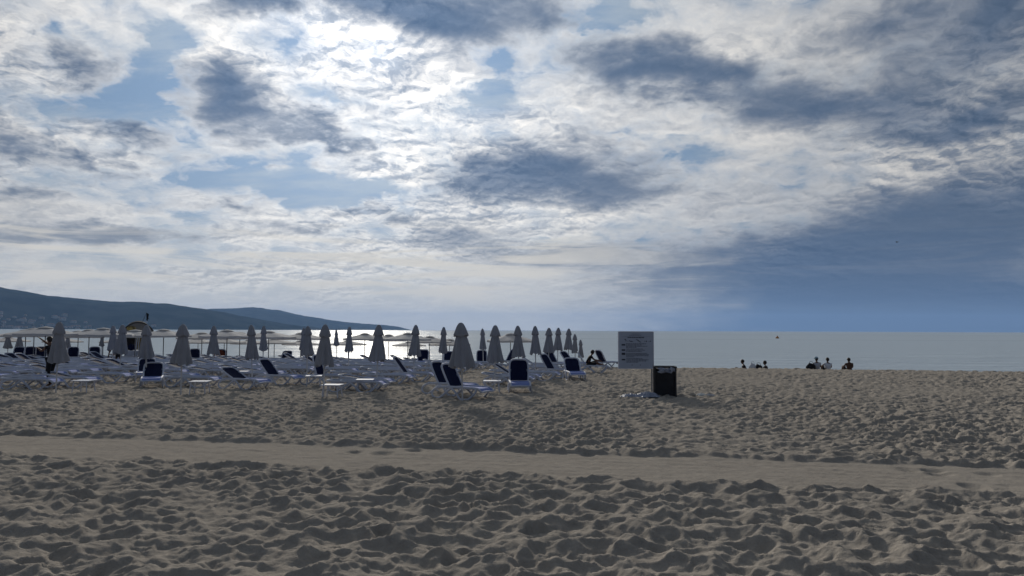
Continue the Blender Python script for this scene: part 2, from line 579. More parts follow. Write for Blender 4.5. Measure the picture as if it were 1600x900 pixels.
HAZE_DENSITY = 4.2e-5
SAND_A, SAND_B, SAND_C, SAND_D = (0.338, 0.306, 0.268), (0.298, 0.270, 0.238), (0.370, 0.336, 0.294), (0.205, 0.184, 0.163)
mat_sand = sand_material()
NC = 1000
rows = [3.0]
while rows[-1] < 47.0:
    rows.append(rows[-1] + max(0.020, 0.0036 * rows[-1]))
while rows[-1] < 110.0:
    rows.append(rows[-1] + 0.35)
yy = np.array(rows)
uu = np.linspace(-1, 1, NC)
Y, U = np.meshgrid(yy, uu, indexing='ij')
X = U * (0.80 * Y + 3.5)
Z = ground_np(X, Y) + sand_relief(X, Y)
beach = grid_mesh('beach_sand', X, Y, Z, mat_sand)
tag(beach, 'dry grey beige sand trampled into hollows', None, None, 'structure')
# the beach beside and behind the viewer
bx_, by_ = np.meshgrid(np.linspace(-260, 260, 105), np.linspace(-120, 120, 97))
bz_ = ground_np(bx_, np.maximum(by_, 0)) - 0.16
back = grid_mesh('beach_ground', bx_, by_, bz_, mat_sand)
tag(back, 'broad beach around the trampled sand', None, None, 'structure')


def sand_z(x, y):
    return ground(x, y) + float(sand_relief(np.array([x]), np.array([y]))[0])


# ------------------------------------------------------------------ sea
def sea_material():
    m = bpy.data.materials.new('sea_water'); m.use_nodes = True
    t = m.node_tree; b = t.nodes['Principled BSDF']; gg = Graph(t)
    b.inputs['Base Color'].default_value = (0.045, 0.085, 0.115, 1)
    b.inputs['IOR'].default_value = 1.333
    tcn = t.nodes.new('ShaderNodeTexCoord'); pos = tcn.outputs['Object']
    rot = t.nodes.new('ShaderNodeMapping'); t.links.new(pos, rot.inputs[0]); rot.inputs['Rotation'].default_value = (0, 0, R(9.4))
    st = gg.vmath('MULTIPLY', rot.outputs[0], (0.35, 1.0, 1.0))
    a = gg.noise(st, 0.9, 4, 0.6, dims='3D'); c = gg.noise(st, 0.16, 3, 0.5, dims='3D')
    far = gg.vmath('MULTIPLY', rot.outputs[0], (0.0006, 0.006, 1.0))
    slick = gg.smooth(gg.noise(far, 1.0, 3, 0.55, dims='3D'), 0.38, 0.62)
    t.links.new(gg.math('MULTIPLY_ADD', slick, 0.08, 0.26), b.inputs['Roughness'])
    b1 = t.nodes.new('ShaderNodeBump'); b1.inputs['Distance'].default_value = 0.45
    t.links.new(gg.math('MULTIPLY_ADD', slick, 0.25, 0.70), b1.inputs['Strength'])
    t.links.new(a, b1.inputs['Height'])
    b2 = t.nodes.new('ShaderNodeBump'); b2.inputs['Distance'].default_value = 1.0; b2.inputs['Strength'].default_value = 0.7
    t.links.new(c, b2.inputs['Height']); t.links.new(b1.outputs[0], b2.inputs['Normal'])
    t.links.new(b2.outputs[0], b.inputs['Normal'])
    # pale matte colour in place of the sea's sky sheen; mutes the sun glint
    df = t.nodes.new('ShaderNodeBsdfDiffuse'); df.inputs['Color'].default_value = (0.43, 0.50, 0.57, 1)
    mx = t.nodes.new('ShaderNodeMixShader'); rip = gg.noise(gg.vmath('MULTIPLY', rot.outputs[0], (0.05, 0.30, 1.0)), 1.0, 5, 0.6, dims='3D')
    t.links.new(gg.smooth(gg.math('MULTIPLY_ADD', slick, 0.12, rip), 0.36, 0.72, 0.76, 0.94), mx.inputs[0])
    t.links.new(b.outputs[0], mx.inputs[1]); t.links.new(df.outputs[0], mx.inputs[2])
    t.links.new(b2.outputs[0], df.inputs['Normal'])
    t.links.new(mx.outputs[0], t.nodes['Material Output'].inputs['Surface'])
    return m


sea = MB().add([(-24000, 45, 0), (24000, 45, 0), (24000, 24000, 0), (-24000, 24000, 0)], [(0, 1, 2, 3)]).build('sea', sea_material(), None, False)
sea.location.z = SEA_Z
tag(sea, 'calm silver blue sea', None, None, 'structure')

# ------------------------------------------------------------------ hills across the bay
HILL_NEAR = [(-48, 3.8), (-41.5, 3.5), (-36.9, 3.05), (-33.72, 2.62), (-32.03, 2.35), (-30.28, 2.13), (-28.46, 1.95), (-26.58, 1.84), (-24.64, 1.74), (-22.63, 1.46), (-20.57, 1.18), (-18.44, 0.83), (-16.27, 0.44), (-14.05, 0.15), (-12.5, 0.0)]
HILL_FAR = [(-30, 0.3), (-26.58, 0.75), (-24.25, 1.15), (-21.81, 1.39), (-20.15, 1.44), (-18.44, 1.50), (-16.71, 1.34), (-14.94, 0.98), (-13.15, 0.70), (-11.32, 0.47), (-9.47, 0.38), (-8.3, 0.22), (-7.36, 0.0)]


def hill(name, prof, r0, depth, amp, mat, seed):
    azs = np.linspace(prof[0][0], prof[-1][0], 260)
    ts = np.linspace(-1, 1, 41)
    A, T = np.meshgrid(azs, ts)
    crest = np.interp(A, [q[0] for q in prof], [q[1] for q in prof])
    H = np.tan(np.radians(crest)) * r0
    rr = r0 + T * depth * np.clip(H / 150.0, 0.25, 1.0)
    hx = rr * np.sin(np.radians(A)); hy = rr * np.cos(np.radians(A))
    bell = np.cos(T * math.pi / 2) ** 1.4
    n = fbm(hx / 900.0, hy / 900.0, seed, 5, 0.55)
    hz_ = H * bell * (1 + amp * n * (1 - 0.8 * bell)) + 10 * fbm(hx / 130.0, hy / 130.0, seed + 9, 3) * np.clip(H / 100, 0, 1) * bell - 6.0 * (1 - bell)
    return grid_mesh(name, hx, hy, hz_ + SEA_Z, mat), (azs, ts, hx, hy, hz_ + SEA_Z)


mat_hill = material('wooded_slope', (0.012, 0.024, 0.026), 1.0, 0.0, noise=(0.006, (0.034, 0.046, 0.044), 0.12))
hill_near, near_pts = hill('hills', HILL_NEAR, 6500.0, 1500.0, 0.7, mat_hill, 401)
tag(hill_near, 'dark wooded hill sloping down to the bay', None, None, 'structure')
hill_far, far_pts = hill('hills', HILL_FAR, 10500.0, 1700.0, 0.6, mat_hill, 431)
tag(hill_far, 'paler headland beyond the wooded hill', None, None, 'structure')

# ------------------------------------------------------------------ materials of things
rng = random.Random(11)
M = {
    'white': material('white_plastic', (0.54, 0.57, 0.66), 0.75, 0.2, noise=(3.0, (0.47, 0.50, 0.59), 0.25)),
    'navy': material('navy_shaded_mesh', (0.006, 0.010, 0.036), 0.85, 0.1, noise=(14.0, (0.009, 0.014, 0.048), 0.3), bump=(220.0, 0.002)),  # sling cloth with backrest shade in its colour; also plain navy on the hut
    'blue': material('blue_lit_mesh', (0.16, 0.21, 0.46), 0.85, 0.1, noise=(14.0, (0.20, 0.25, 0.50), 0.3), bump=(220.0, 0.002)),  # same sling cloth, paler because the light on flat seats is painted in
    'canvas': material('grey_beige_canvas', (0.32, 0.335, 0.385), 0.9, 0.1, noise=(2.5, (0.27, 0.285, 0.33), 0.22), bump=(40.0, 0.004)),
    'canvas_open': material('off_white_canvas', (0.74, 0.74, 0.75), 0.85, 0.1, noise=(2.0, (0.66, 0.66, 0.67), 0.22), bump=(40.0, 0.004)),
    'pole': material('pale_painted_pole', (0.50, 0.51, 0.54), 0.45, 0.5),
    'dark_pole': material('grey_metal', (0.16, 0.17, 0.19), 0.4, 0.5, metallic=0.4),
    'black': material('black_canvas', (0.010, 0.010, 0.013), 0.6, 0.3, noise=(5.0, (0.018, 0.018, 0.022), 0.2), bump=(18.0, 0.006)),
    'black_metal': material('black_metal', (0.016, 0.016, 0.020), 0.45, 0.5),
    'bag': material('thin_plastic_bag', (0.34, 0.36, 0.42), 0.5, 0.3, noise=(9.0, (0.20, 0.23, 0.32), 0.2), bump=(25.0, 0.01)),
    'paper': material('white_litter', (0.72, 0.71, 0.68), 0.7, 0.3),
    'board': material('sign_face', (0.36, 0.41, 0.52), 0.6, 0.2, noise=(2.0, (0.32, 0.37, 0.47), 0.3)),
    'ink': material('dark_print', (0.035, 0.040, 0.060), 0.6, 0.3),
    'ink_pale': material('worn_print', (0.16, 0.18, 0.23), 0.6, 0.3),
    'skin': material('tanned_skin', (0.15, 0.078, 0.050), 0.6, 0.3, noise=(5.0, (0.12, 0.062, 0.042), 0.3)),
    'hair': material('dark_hair', (0.022, 0.016, 0.013), 0.6, 0.3, bump=(60.0, 0.004)),
    'dark_cloth': material('black_clothing', (0.016, 0.016, 0.020), 0.85, 0.2),
    'brown_cloth': material('brown_clothing', (0.085, 0.045, 0.032), 0.85, 0.2),
    'grey_cloth': material('light_grey_shirt', (0.42, 0.42, 0.45), 0.85, 0.2),
    'white_cloth': material('white_shirt', (0.62, 0.63, 0.68), 0.85, 0.2),
    'cap_blue': material('pale_blue_cap', (0.30, 0.42, 0.50), 0.8, 0.2),
    'red_cloth': material('dark_red_towel', (0.13, 0.035, 0.022), 0.9, 0.2, bump=(50.0, 0.006)),
    'yellow': material('mustard_canvas', (0.42, 0.33, 0.12), 0.7, 0.3, noise=(4.0, (0.16, 0.12, 0.05), 0.06)),
    'grey_fabric': material('grey_roof_canvas', (0.075, 0.072, 0.075), 0.9, 0.05, noise=(2.0, (0.055, 0.055, 0.058), 0.2)),
    'gable': material('pale_grey_canvas', (0.26, 0.25, 0.24), 0.9, 0.05, noise=(2.0, (0.20, 0.195, 0.19), 0.2)),
    'buoy': material('orange_buoy', (0.45, 0.17, 0.03), 0.4, 0.5),
    'bird': material('grey_feathers', (0.10, 0.11, 0.12), 0.8, 0.2),
    'wall': material('pale_house_wall', (0.42, 0.41, 0.40), 0.9, 0.0),
    'roof': material('clay_roof', (0.30, 0.20, 0.16), 0.9, 0.0),
}


def let_light_through(m, amount, tint):
    t = m.node_tree; b = t.nodes['Principled BSDF']
    tl = t.nodes.new('ShaderNodeBsdfTranslucent'); tl.inputs['Color'].default_value = (*tint, 1)
    mx = t.nodes.new('ShaderNodeMixShader'); mx.inputs[0].default_value = amount
    t.links.new(b.outputs[0], mx.inputs[1]); t.links.new(tl.outputs[0], mx.inputs[2])
    t.links.new(mx.outputs[0], t.nodes['Material Output'].inputs['Surface'])


let_light_through(M['canvas_open'], 0.40, (0.50, 0.49, 0.48))
let_light_through(M['canvas'], 0.12, (0.30, 0.29, 0.28))
ORD = ['', 'first', 'second', 'third', 'fourth', 'fifth', 'sixth', 'seventh', 'eighth', 'ninth', 'tenth', 'eleventh', 'twelfth',
       'thirteenth', 'fourteenth', 'fifteenth', 'sixteenth', 'seventeenth', 'eighteenth', 'nineteenth']
for tens, te in (('twenty', 'twentieth'), ('thirty', 'thirtieth'), ('forty', 'fortieth'), ('fifty', 'fiftieth')):
    ORD += [te] + [tens + '-' + ORD[q] for q in range(1, 10)]


def arc_pts(pts, n=6):
    """a smooth curve through the points (Catmull-Rom)"""
    P = [Vector(q) for q in pts]; P = [P[0] * 2 - P[1]] + P + [P[-1] * 2 - P[-2]]
    out = []
    for i in range(1, len(P) - 2):
        for j in range(n):
            t = j / n
            a, b, c, d = P[i - 1], P[i], P[i + 1], P[i + 2]
            out.append(0.5 * (2 * b + (c - a) * t + (2 * a - 5 * b + 4 * c - d) * t * t + (3 * b - a - 3 * c + d) * t ** 3))
    out.append(P[-2])
    return out


# ------------------------------------------------------------------ sun lounger: local x runs from the head to the foot
HINGE = -0.20


def make_lounger():
    root = empty('sun_lounger')
    fr = MB()
    for s in (-1, 1):
        y = s * 0.31
        fr.tube(arc_pts([(-0.62, y, .345), (-0.2, y, .352), (0.4, y, .350), (0.72, y, .345), (0.86, y, .318), (0.95, y * .96, .245)], 3), 0.037, 6, squash=0.75)
    fr.tube([(0.945, -.30, .25), (0.955, 0, .262), (0.945, .30, .25)], 0.026, 6)
    fr.tube([(-0.60, -.31, .345), (-0.60, .31, .345)], 0.020, 6)
    fr.tube([(HINGE + .03, -.30, .335), (HINGE + .03, .30, .335)], 0.018, 6)
    fr.build('frame', M['white'], root)
    head = [(-0.32, .345), (-0.62, .325), (-0.80, .235), (-0.83, .12), (-0.74, .03), (-0.60, .012), (-0.50, .045), (-0.30, .20), (-0.12, .325)]
    foot = [(-0.16, .335), (0.02, .22), (0.18, .06), (0.27, .012), (0.44, .010), (0.55, .04), (0.70, .17), (0.78, .27), (0.74, .335)]
    for prof in (head, foot):
        for s in (-1, 1):
            splay = lambda z: s * (0.315 + 0.045 * (0.35 - z) / 0.35)
            MB().tube(arc_pts([(x, splay(z), z) for x, z in prof], 3), 0.035, 6, squash=0.8).build('leg', M['white'], root)
    st = MB()
    st.sheet(lambda u, v: (HINGE + .03 + u * (0.93 - HINGE - .03), (v - .5) * 0.575, .352 - 0.018 * math.sin(math.pi * v) * math.sin(math.pi * min(1, u * 1.1)) - (0.085 * max(0, (u - .86) / .14) ** 1.5)), 14, 6, 0.008)
    st.build('seat_sling', M['blue'], root)
    bk = MB(); L = 0.74
    corner = [(0, -.305, 0), (-.30, -.315, .006), (-.58, -.305, .012), (-.69, -.265, .014), (-L, -.18, .015), (-L - .008, 0, .016),
              (-L, .18, .015), (-.69, .265, .014), (-.58, .305, .012), (-.30, .315, .006), (0, .305, 0)]
    bk.tube(arc_pts(corner, 3), 0.032, 6)
    b = bk.build('backrest', M['white'], root)
    b.location = (HINGE, 0, .352)

    def sling(u, v):
        x = -0.02 - u * (L - .035)
        w = 0.575 * (1 - 0.30 * max(0, (u - .80) / .20) ** 2)
        return (x, (v - .5) * w, .012 * u - 0.014 * math.sin(math.pi * v))
    MB().sheet(sling, 10, 6, 0.008).build('backrest_sling', M['navy'], b)
    for s in (-1, 1):
        MB().tube([(-.40, s * .27, 0), (-.16, s * .27, -.02)], 0.012, 5).build('prop', M['white'], b)
    return root


lounger_proto = make_lounger()
loungers = []
_used = [False]


def lounger(x, y, heading, back, label=None, row=None, tilt=0.0):
    o = lounger_proto if not _used[0] else copy_tree(lounger_proto)
    _used[0] = True
    o.location = (x, y, ground(x, y) - 0.015)
    o.rotation_euler = (0, 0, R(heading))
    # the ground slopes with the beach
    for ch in o.children:
        if ch.name.startswith('backrest'):
            ch.rotation_euler = (0, R(back), 0)
    tag(o, label, 'sun lounger', 'sun loungers set out under the umbrellas')
    loungers.append((o, x, y, row, back, label))
    return o


SPECIAL = [
    (-1.48, 22.76, -34, 60, 'white lounger with raised navy back beside the largest closed umbrella, nearest to the viewer'),
    (-1.95, 24.25, -34, 60, 'white lounger with raised navy back half hidden behind the nearest lounger'),
    (0.25, 25.32, -88, 66, 'white lounger with tall upright navy back facing the viewer, next to the small table'),
    (-3.94, 30.09, -8, 52, 'side on white lounger with raised navy back, behind and left of the nearest pair'),
    (-8.53, 28.2, -22, 48, 'white lounger with steep navy back rising behind the low reclined lounger'),
    (-9.03, 26.1, -26, 27, 'white lounger with low reclined blue back in front, seen from its side'),
    (-12.56, 27.0, -68, 36, 'white lounger facing the viewer with low reclined navy back, left of centre of the field'),
    (-14.4, 30.4, -67, 38, 'white lounger facing the viewer, just behind the other one with a low navy back'),
    (-6.85, 28.4, -14, 74, 'white lounger with dark upright back hidden behind a closed umbrella canopy'),
    (-6.2, 30.5, -10, 0, 'flat white lounger beside the one whose upright back is behind an umbrella'),
    (-5.05, 32.3, -6, 0, 'flat white lounger behind the wide closed umbrella, above the farther small table'),
    (-15.9, 25.6, -5, 0, 'flat white lounger at the front left, under the umbrella a standing person handles'),
    (-19.3, 28.2, -5, 0, 'flat white lounger cut by the left edge of the picture, front row'),
    (-11.1, 26.9, -8, 0, 'flat white lounger between the forward facing lounger and the low reclined one'),
    (-15.2, 28.9, -4, 0, 'flat white lounger just left of the lounger that faces the viewer'),
    (2.55, 31.53, -85, 42, 'white lounger facing the viewer with half raised back at the right end of the field'),
    (1.86, 33.2, -35, 56, 'white lounger turned right with raised navy back, behind the half raised one'),
    (0.99, 31.0, -12, 0, 'flat white lounger with thick pale pad between two raised navy backs'),
    (3.74, 36.9, -5, 58, 'white lounger with steep back on which a person sits facing right'),
    (2.35, 41.0, -48, 55, 'far lounger with raised dark back behind the row of thin closed umbrellas'),
    (3.3, 41.6, -40, 48, 'far lounger with raised back and pale bent frame left of the seated person'),
    (5.22, 42.6, 28, 60, 'small lone lounger with dark back at the right end, against the sea'),
    (-33.37, 52.0, -70, 55, 'far lounger with slanted dark back at the left edge against the sea'),
    (-32.0, 51.2, -60, 58, 'second far lounger with dark slanted back from the left edge'),
    (-30.9, 50.6, -60, 58, 'third far lounger with dark slanted back from the left edge'),
    (-28.5, 50.0, -65, 58, 'far lounger with dark back just right of the standing person'),
    (-27.07, 50.0, -62, 62, 'far lounger with square dark back between umbrella poles left of the hut'),
    (-20.8, 50.6, -66, 50, 'far lounger with low dark back right of the large left umbrella'),
    (-18.9, 50.0, -70, 48, 'far lounger under a dark red towel against the sea'),
    (-15.3, 52.0, -88, 40, 'far lounger with low dark back between the open umbrellas'),
    (-5.15, 44.5, -88, 55, 'far lounger with dark square back left of the largest umbrella'),
    (-3.85, 47.0, -88, 45, 'far lounger with dark back showing at the left of the largest umbrella canopy'),
    (-1.85, 47.5, -88, 62, 'far lounger with rounded dark back right of the largest umbrella canopy'),
    (-0.35, 44.0, -150, 60, 'far lounger with dark back raised towards the left, beneath an open umbrella'),
]
for (x, y, hd, bk_, lb) in SPECIAL:
    lounger(x, y, hd, bk_, lb)

GX, GY = (0.70, 3.65), (-3.95, 0.66)
field = []
for r in range(1, 9):
    for c in range(0, 10):
        bx0 = -1.37 + r * GX[0] + c * GY[0]; by0 = 21.6 + r * GX[1] + c * GY[1]
        if bx0 < -0.70 * by0 - 1.0: continue
        if r >= 6 and c < 1: continue
        for k_, (off, along) in enumerate(((-0.85, 0.0), (0.45, 0.0), (-0.85, 2.05), (0.45, 2.05), (1.68, 0.0), (1.68, 2.05))):
            if k_ > 1 and c < (2 if r < 2 else 1): continue
            if k_ > 3 and (c < 3 or r > 6): continue
            x = bx0 + 0.19 * off + rng.uniform(-.3, .3) - 0.25 - along; y = by0 + off + rng.uniform(-.12, .12) + along * 0.165
            if any(abs(y - q[1]) < 0.80 and abs(x - q[0]) < 2.1 for q in SPECIAL): continue
            if any(math.hypot(x - q[0], y - q[1]) < 1.15 for q in SPECIAL): continue
            field.append((r, x, y))
by_row = {}
for r, x, y in field:
    by_row.setdefault(r, []).append((x, y))
for r, lst in by_row.items():
    lst.sort(key=lambda q: -q[0])
    for i, (x, y) in enumerate(lst):
        q_ = rng.random()
        back = 0 if q_ < 0.55 else (rng.choice([7, 10, 14]) if q_ < 0.93 else rng.choice([22, 30]))
        lb = '%s white lounger in the %s row back, %s from the row\'s right end' % ('flat' if back == 0 else ('nearly flat' if back < 20 else 'half reclined'), ORD[r + 1], ORD[i + 1])
        lounger(x, y, -9.5 + rng.uniform(-5, 5), back, lb, r)

# a towel thrown over one far lounger
tw = MB()
a_ = R(-70); ca, sa = math.cos(a_), math.sin(a_)


def towel(u, v):
    lx = HINGE - 0.03 - u * 0.62 * math.cos(R(48)); lz = 0.385 + u * 0.62 * math.sin(R(48)) + 0.02 * math.sin(v * 9 + u * 4)
    ly = (v - .5) * 0.80
    lz -= max(0, abs(v - .5) - .40) * 1.6
    return (-18.9 + lx * ca - ly * sa, 50.0 + lx * sa + ly * ca, ground(-18.9, 50.0) + lz)


tag(tw.sheet(towel, 10, 12, 0.012).build('beach_towel', M['red_cloth']), 'dark red towel hung over the raised back of a far lounger', 'towel')


# ------------------------------------------------------------------ closed umbrellas
def closed_umbrella_meshes(seed, flap, hem, length):
    r_ = random.Random(seed)
    ph = [r_.uniform(0, 6.28) for _ in range(4)]
    z0 = 2.17 - length
    prof = []
    n = 16
    for i in range(n + 1):
        t = i / n
        z = z0 + (1.90 - z0) * t
        rad = flap * 0.56 + (hem - flap * 0.56) * (1 - t) ** 0.80
        prof.append((rad, z))

    def fold(r, z, a, t):
        k = (1 - t)
        rr = r * (1 + 0.13 * (0.35 + k) * math.cos(8 * a + ph[0] + 0.6 * math.sin(3 * a + ph[1])) + 0.07 * k * math.cos(3 * a + ph[2]) + 0.05 * math.sin(5 * a + 4 * t + ph[3]))
        zz = z + (0.030 * k * math.cos(8 * a + ph[0]) + 0.03 * k * math.sin(2 * a + ph[1])) * (1 if t < 0.2 else 0.3)
        return (rr, zz)
    canopy = MB().lathe(prof, 48, fold, cap=False)
    inner = [(r * 0.90, z) for r, z in prof]
    canopy.lathe(list(reversed(inner)), 48, lambda r, z, a, t: fold(r, z, a, 1 - t), cap=False)
    cprof = [(flap * .97, 1.855), (flap, 1.885), (flap * .86, 1.96), (flap * .66, 2.06), (flap * .49, 2.13), (flap * .33, 2.175), (flap * .12, 2.20)]

    def cfold(r, z, a, t):
        return (r * (1 + 0.09 * (1 - t) * math.cos(8 * a + ph[0])), z - 0.045 * (1 - t) ** 2 * (0.5 + 0.5 * math.cos(4 * a + ph[2])))
    cap = MB().lathe(cprof, 32, cfold)
    return canopy.mesh('canopy', M['canvas']), cap.mesh('canopy_cap', M['canvas'])


CLOSED_KINDS = {
    'wide': closed_umbrella_meshes(1, 0.215, 0.355, 1.20),
    'broad': closed_umbrella_meshes(2, 0.178, 0.270, 1.19),
    'mid': closed_umbrella_meshes(3, 0.158, 0.230, 1.16),
    'slim': closed_umbrella_meshes(4, 0.138, 0.180, 1.12),
    'loose': closed_umbrella_meshes(5, 0.105, 0.165, 0.95),
}
pole_mesh = MB().tube([(0, 0, -0.25), (0, 0, 1.0), (0, 0, 2.16)], 0.024, 8).mesh('pole', M['pole'])


def part(name, mesh, parent):
    o = bpy.data.objects.new(name, mesh)
    root_col.objects.link(o); o.parent = parent
    return o


def closed_umbrella(x, y, kind, label, rz, h=1.0):
    o = empty('closed_umbrella', (x, y, ground(x, y) - 0.02), rz)
    o.rotation_euler = (R(rng.uniform(-2.0, 2.0)), R(rng.uniform(-2.0, 2.0)), rz)
    o.scale = (rng.uniform(.93, 1.07), rng.uniform(.90, 1.08), h * rng.uniform(.975, 1.015))
    cm, km = CLOSED_KINDS[kind]
    part('pole', pole_mesh, o)
    c = part('canopy', cm, o)
    part('canopy_cap', km, c)
    tag(o, label, 'umbrella', 'closed beach umbrellas')
    return o


CLOSED_ROWS = [
    [(-13.98, 23.7, 'broad'), (-10.02, 23.4, 'broad'), (-5.5, 22.6, 'broad'), (-1.37, 21.6, 'wide')],
    [(-13.02, 27.5, 'mid'), (-9.0, 26.8, 'mid'), (-4.55, 26.0, 'broad'), (-0.55, 25.3, 'broad')],
    [(-16.52, 32.5, 'broad'), (-12.21, 31.5, 'mid'), (-8.15, 30.7, 'mid'), (-3.83, 30.0, 'mid'), (0.29, 29.3, 'mid')],
    [(-19.41, 37.5, 'mid'), (-11.62, 36.0, 'slim'), (-7.41, 35.0, 'slim'), (-3.05, 33.8, 'slim'), (1.02, 32.7, 'mid')],
    [(-10.83, 40.0, 'slim'), (1.74, 36.6, 'mid')],
    [(-1.54, 42.0, 'slim'), (2.39, 40.4, 'mid')],
    [(-10.54, 46.5, 'loose'), (3.23, 44.0, 'mid')],
    [(3.96, 48.0, 'slim')],
    [(4.63, 51.2, 'slim')],
]
CLOSED_LABELS = {
    (0, 3): 'widest closed grey beige umbrella standing by the nearest lounger with the raised back',
    (0, 2): 'closed umbrella in the nearest row with a white table at its foot',
    (0, 1): 'closed umbrella in the nearest row beside the lounger that faces the viewer',
    (0, 0): 'closed umbrella in the nearest row with a standing person behind its canopy',
}
for ri, row in enumerate(CLOSED_ROWS):
    for ci, (x, y, kd) in enumerate(row):
        n = len(row) - ci
        where = 'at that row\'s right end' if n == 1 else '%s from that row\'s right end' % ORD[n]
        lb = CLOSED_LABELS.get((ri, ci)) or 'closed grey umbrella in the %s row back, %s' % (ORD[ri + 1], where)
        closed_umbrella(x, y, kd, lb, rng.uniform(0, 6.28))
for (x, y, kd, lb) in [(-37.6, 57.5, 'broad', 'closed umbrella hanging under the open canopies at the left edge, outer of two'),
                       (-36.9, 57.6, 'broad', 'closed umbrella hanging under the open canopies at the left edge, inner of two'),
                       (-33.45, 58.0, 'mid', 'far closed umbrella just right of the standing person'),
                       (-29.8, 56.0, 'loose', 'thin crumpled closed umbrella hanging below the canopies left of the hut')]:
    closed_umbrella(x, y, kd, lb, rng.uniform(0, 6.28), 0.93)


# ------------------------------------------------------------------ open umbrellas
def open_canopy_mesh():
    b = MB(); n = 8; r0 = 1.62
    rings = [(0.0, 2.40), (0.30, 2.335), (0.70, 2.24), (1.18, 2.115), (r0, 2.00), (r0 + .01, 1.87)]
    vs = []; fs = []
    m = 32
    for (r, z) in rings:
        for k in range(m):
            a = 2 * math.pi * k / m
            # straight edges between the eight rib tips, cloth sagging a little between ribs
            oct_ = math.cos(math.pi / n) / math.cos((a % (2 * math.pi / n)) - math.pi / n)
            sag = -0.035 * (r / r0) * (0.5 - 0.5 * math.cos(n * a))
            if z < 1.95: sag *= 0.4
            vs.append((r * oct_ * math.cos(a), r * oct_ * math.sin(a), z + sag))
    for i in range(len(rings) - 1):
        for k in range(m):
            fs.append((i * m + k, i * m + (k + 1) % m, (i + 1) * m + (k + 1) % m, (i + 1) * m + k))
    return b.add(vs, fs).mesh('canopy', M['canvas_open'])


open_mesh = open_canopy_mesh()
vent_mesh = MB().lathe([(0.40, 2.35), (0.32, 2.39), (0.16, 2.435), (0.03, 2.46)], 16).mesh('vent_cap', M['canvas_open'])
rib_mesh = MB().tube([(0.03, 0, 2.35), (0.70, 0, 2.20), (1.58, 0, 1.985)], 0.010, 5).mesh('rib', M['dark_pole'])
strut_mesh = MB().tube([(0.03, 0, 1.92), (0.60, 0, 2.16)], 0.009, 5).mesh('strut', M['dark_pole'])
hub_mesh = MB().lathe([(0.03, 1.86), (0.055, 1.88), (0.055, 1.95), (0.03, 1.97)], 10).mesh('hub', M['dark_pole'])
open_pole_mesh = MB().tube([(0, 0, -0.3), (0, 0, 1.2), (0, 0, 2.40)], 0.028, 8).mesh('pole', M['dark_pole'])


def open_umbrella(x, y, label, h):
    o = empty('open_umbrella', (x, y, ground(x, y)), rng.uniform(0, 0.8))
    o.scale = (1.12, 1.12, h) if x < -15 else (1, 1, h)
    part('pole', open_pole_mesh, o)
    c = part('canopy', open_mesh, o)
    part('vent_cap', vent_mesh, c)
    part('hub', hub_mesh, o)
    for k_ in range(8):
        rb = part('rib', rib_mesh, o); rb.rotation_euler = (0, 0, k_ * math.pi / 4)
        part('strut', strut_mesh, rb)
    tag(o, label, 'umbrella', 'open beach umbrellas')
    return o


OPEN_NEAR = [(-34.11, 54), (-31.04, 50), (-28.0, 46.2), (-31.55, 56), (-28.56, 52), (-25.48, 48), (-25.44, 52), (-22.62, 50), (-23.35, 58), (-18.5, 50),
             (-19.79, 56), (-16.42, 52), (-15.31, 56), (-10.69, 56), (-9.6, 60), (-7.02, 52), (-6.08, 57), (-4.85, 60), (-0.09, 53)]
OPEN_LOW = [(-47.1, 72), (-42.0, 72), (-36.6, 72), (-28.52, 70), (-25.39, 68), (-24.48, 72), (-20.97, 68), (-20.29, 74), (-15.3, 72), (-9.87, 74)]
for i, (x, y) in enumerate(sorted(OPEN_NEAR, key=lambda q: q[0] / q[1])):
    open_umbrella(x, y, 'open pale umbrella of the upper rank along the shore, %s from the left' % ORD[i + 1], 0.90 if x < -3 else 1.08)
for i, (x, y) in enumerate(sorted(OPEN_LOW, key=lambda q: q[0] / q[1])):
    open_umbrella(x, y, 'open pale umbrella set lower, nearer the water, %s from the left' % ORD[i + 1], 0.80)

# ------------------------------------------------------------------ small tables
def make_table():
    root = empty('side_table')
    t = MB()
    t.box((0, 0, .385), (.56, .56, .028))
    top = t.build('tabletop', M['white'], root, False)
    bv = top.modifiers.new('bevel', 'BEVEL'); bv.width = 0.010; bv.segments = 2
    for sx in (-1, 1):
        for sy in (-1, 1):
            MB().tube([(sx * .20, sy * .20, .372), (sx * .235, sy * .235, -.03)], [.024, .016], 6).build('leg', M['white'], root)
    MB().tube([(0, 0, .372), (0, 0, .30)], .05, 8).build('umbrella_sleeve', M['white'], root)
    return root


table0 = make_table()
for i, (x, y, lb) in enumerate([
        (-13.35, 24.1, 'white side table at the front left, right of the umbrella the person handles'),
        (-5.25, 22.62, 'white side table at the foot of a front row umbrella, left of centre'),
        (-4.75, 25.0, 'white side table standing free in the gap behind the front row'),
        (-0.62, 24.6, 'white side table between the nearest lounger and the upright navy back'),
        (-9.65, 23.9, 'white side table by the front umbrella right of the forward facing lounger'),
        (-13.6, 28.6, 'white side table left of the lounger that faces the viewer'),
        (-10.4, 29.6, 'white side table behind the low reclined lounger'),
        (-6.9, 26.9, 'white side table right of the steep backed lounger')]):
    o = table0 if i == 0 else copy_tree(table0)
    o.location = (x, y, ground(x, y)); o.rotation_euler = (0, 0, R(rng.uniform(-15, 15)))
    tag(o, lb, 'side table', 'white side tables between the loungers')

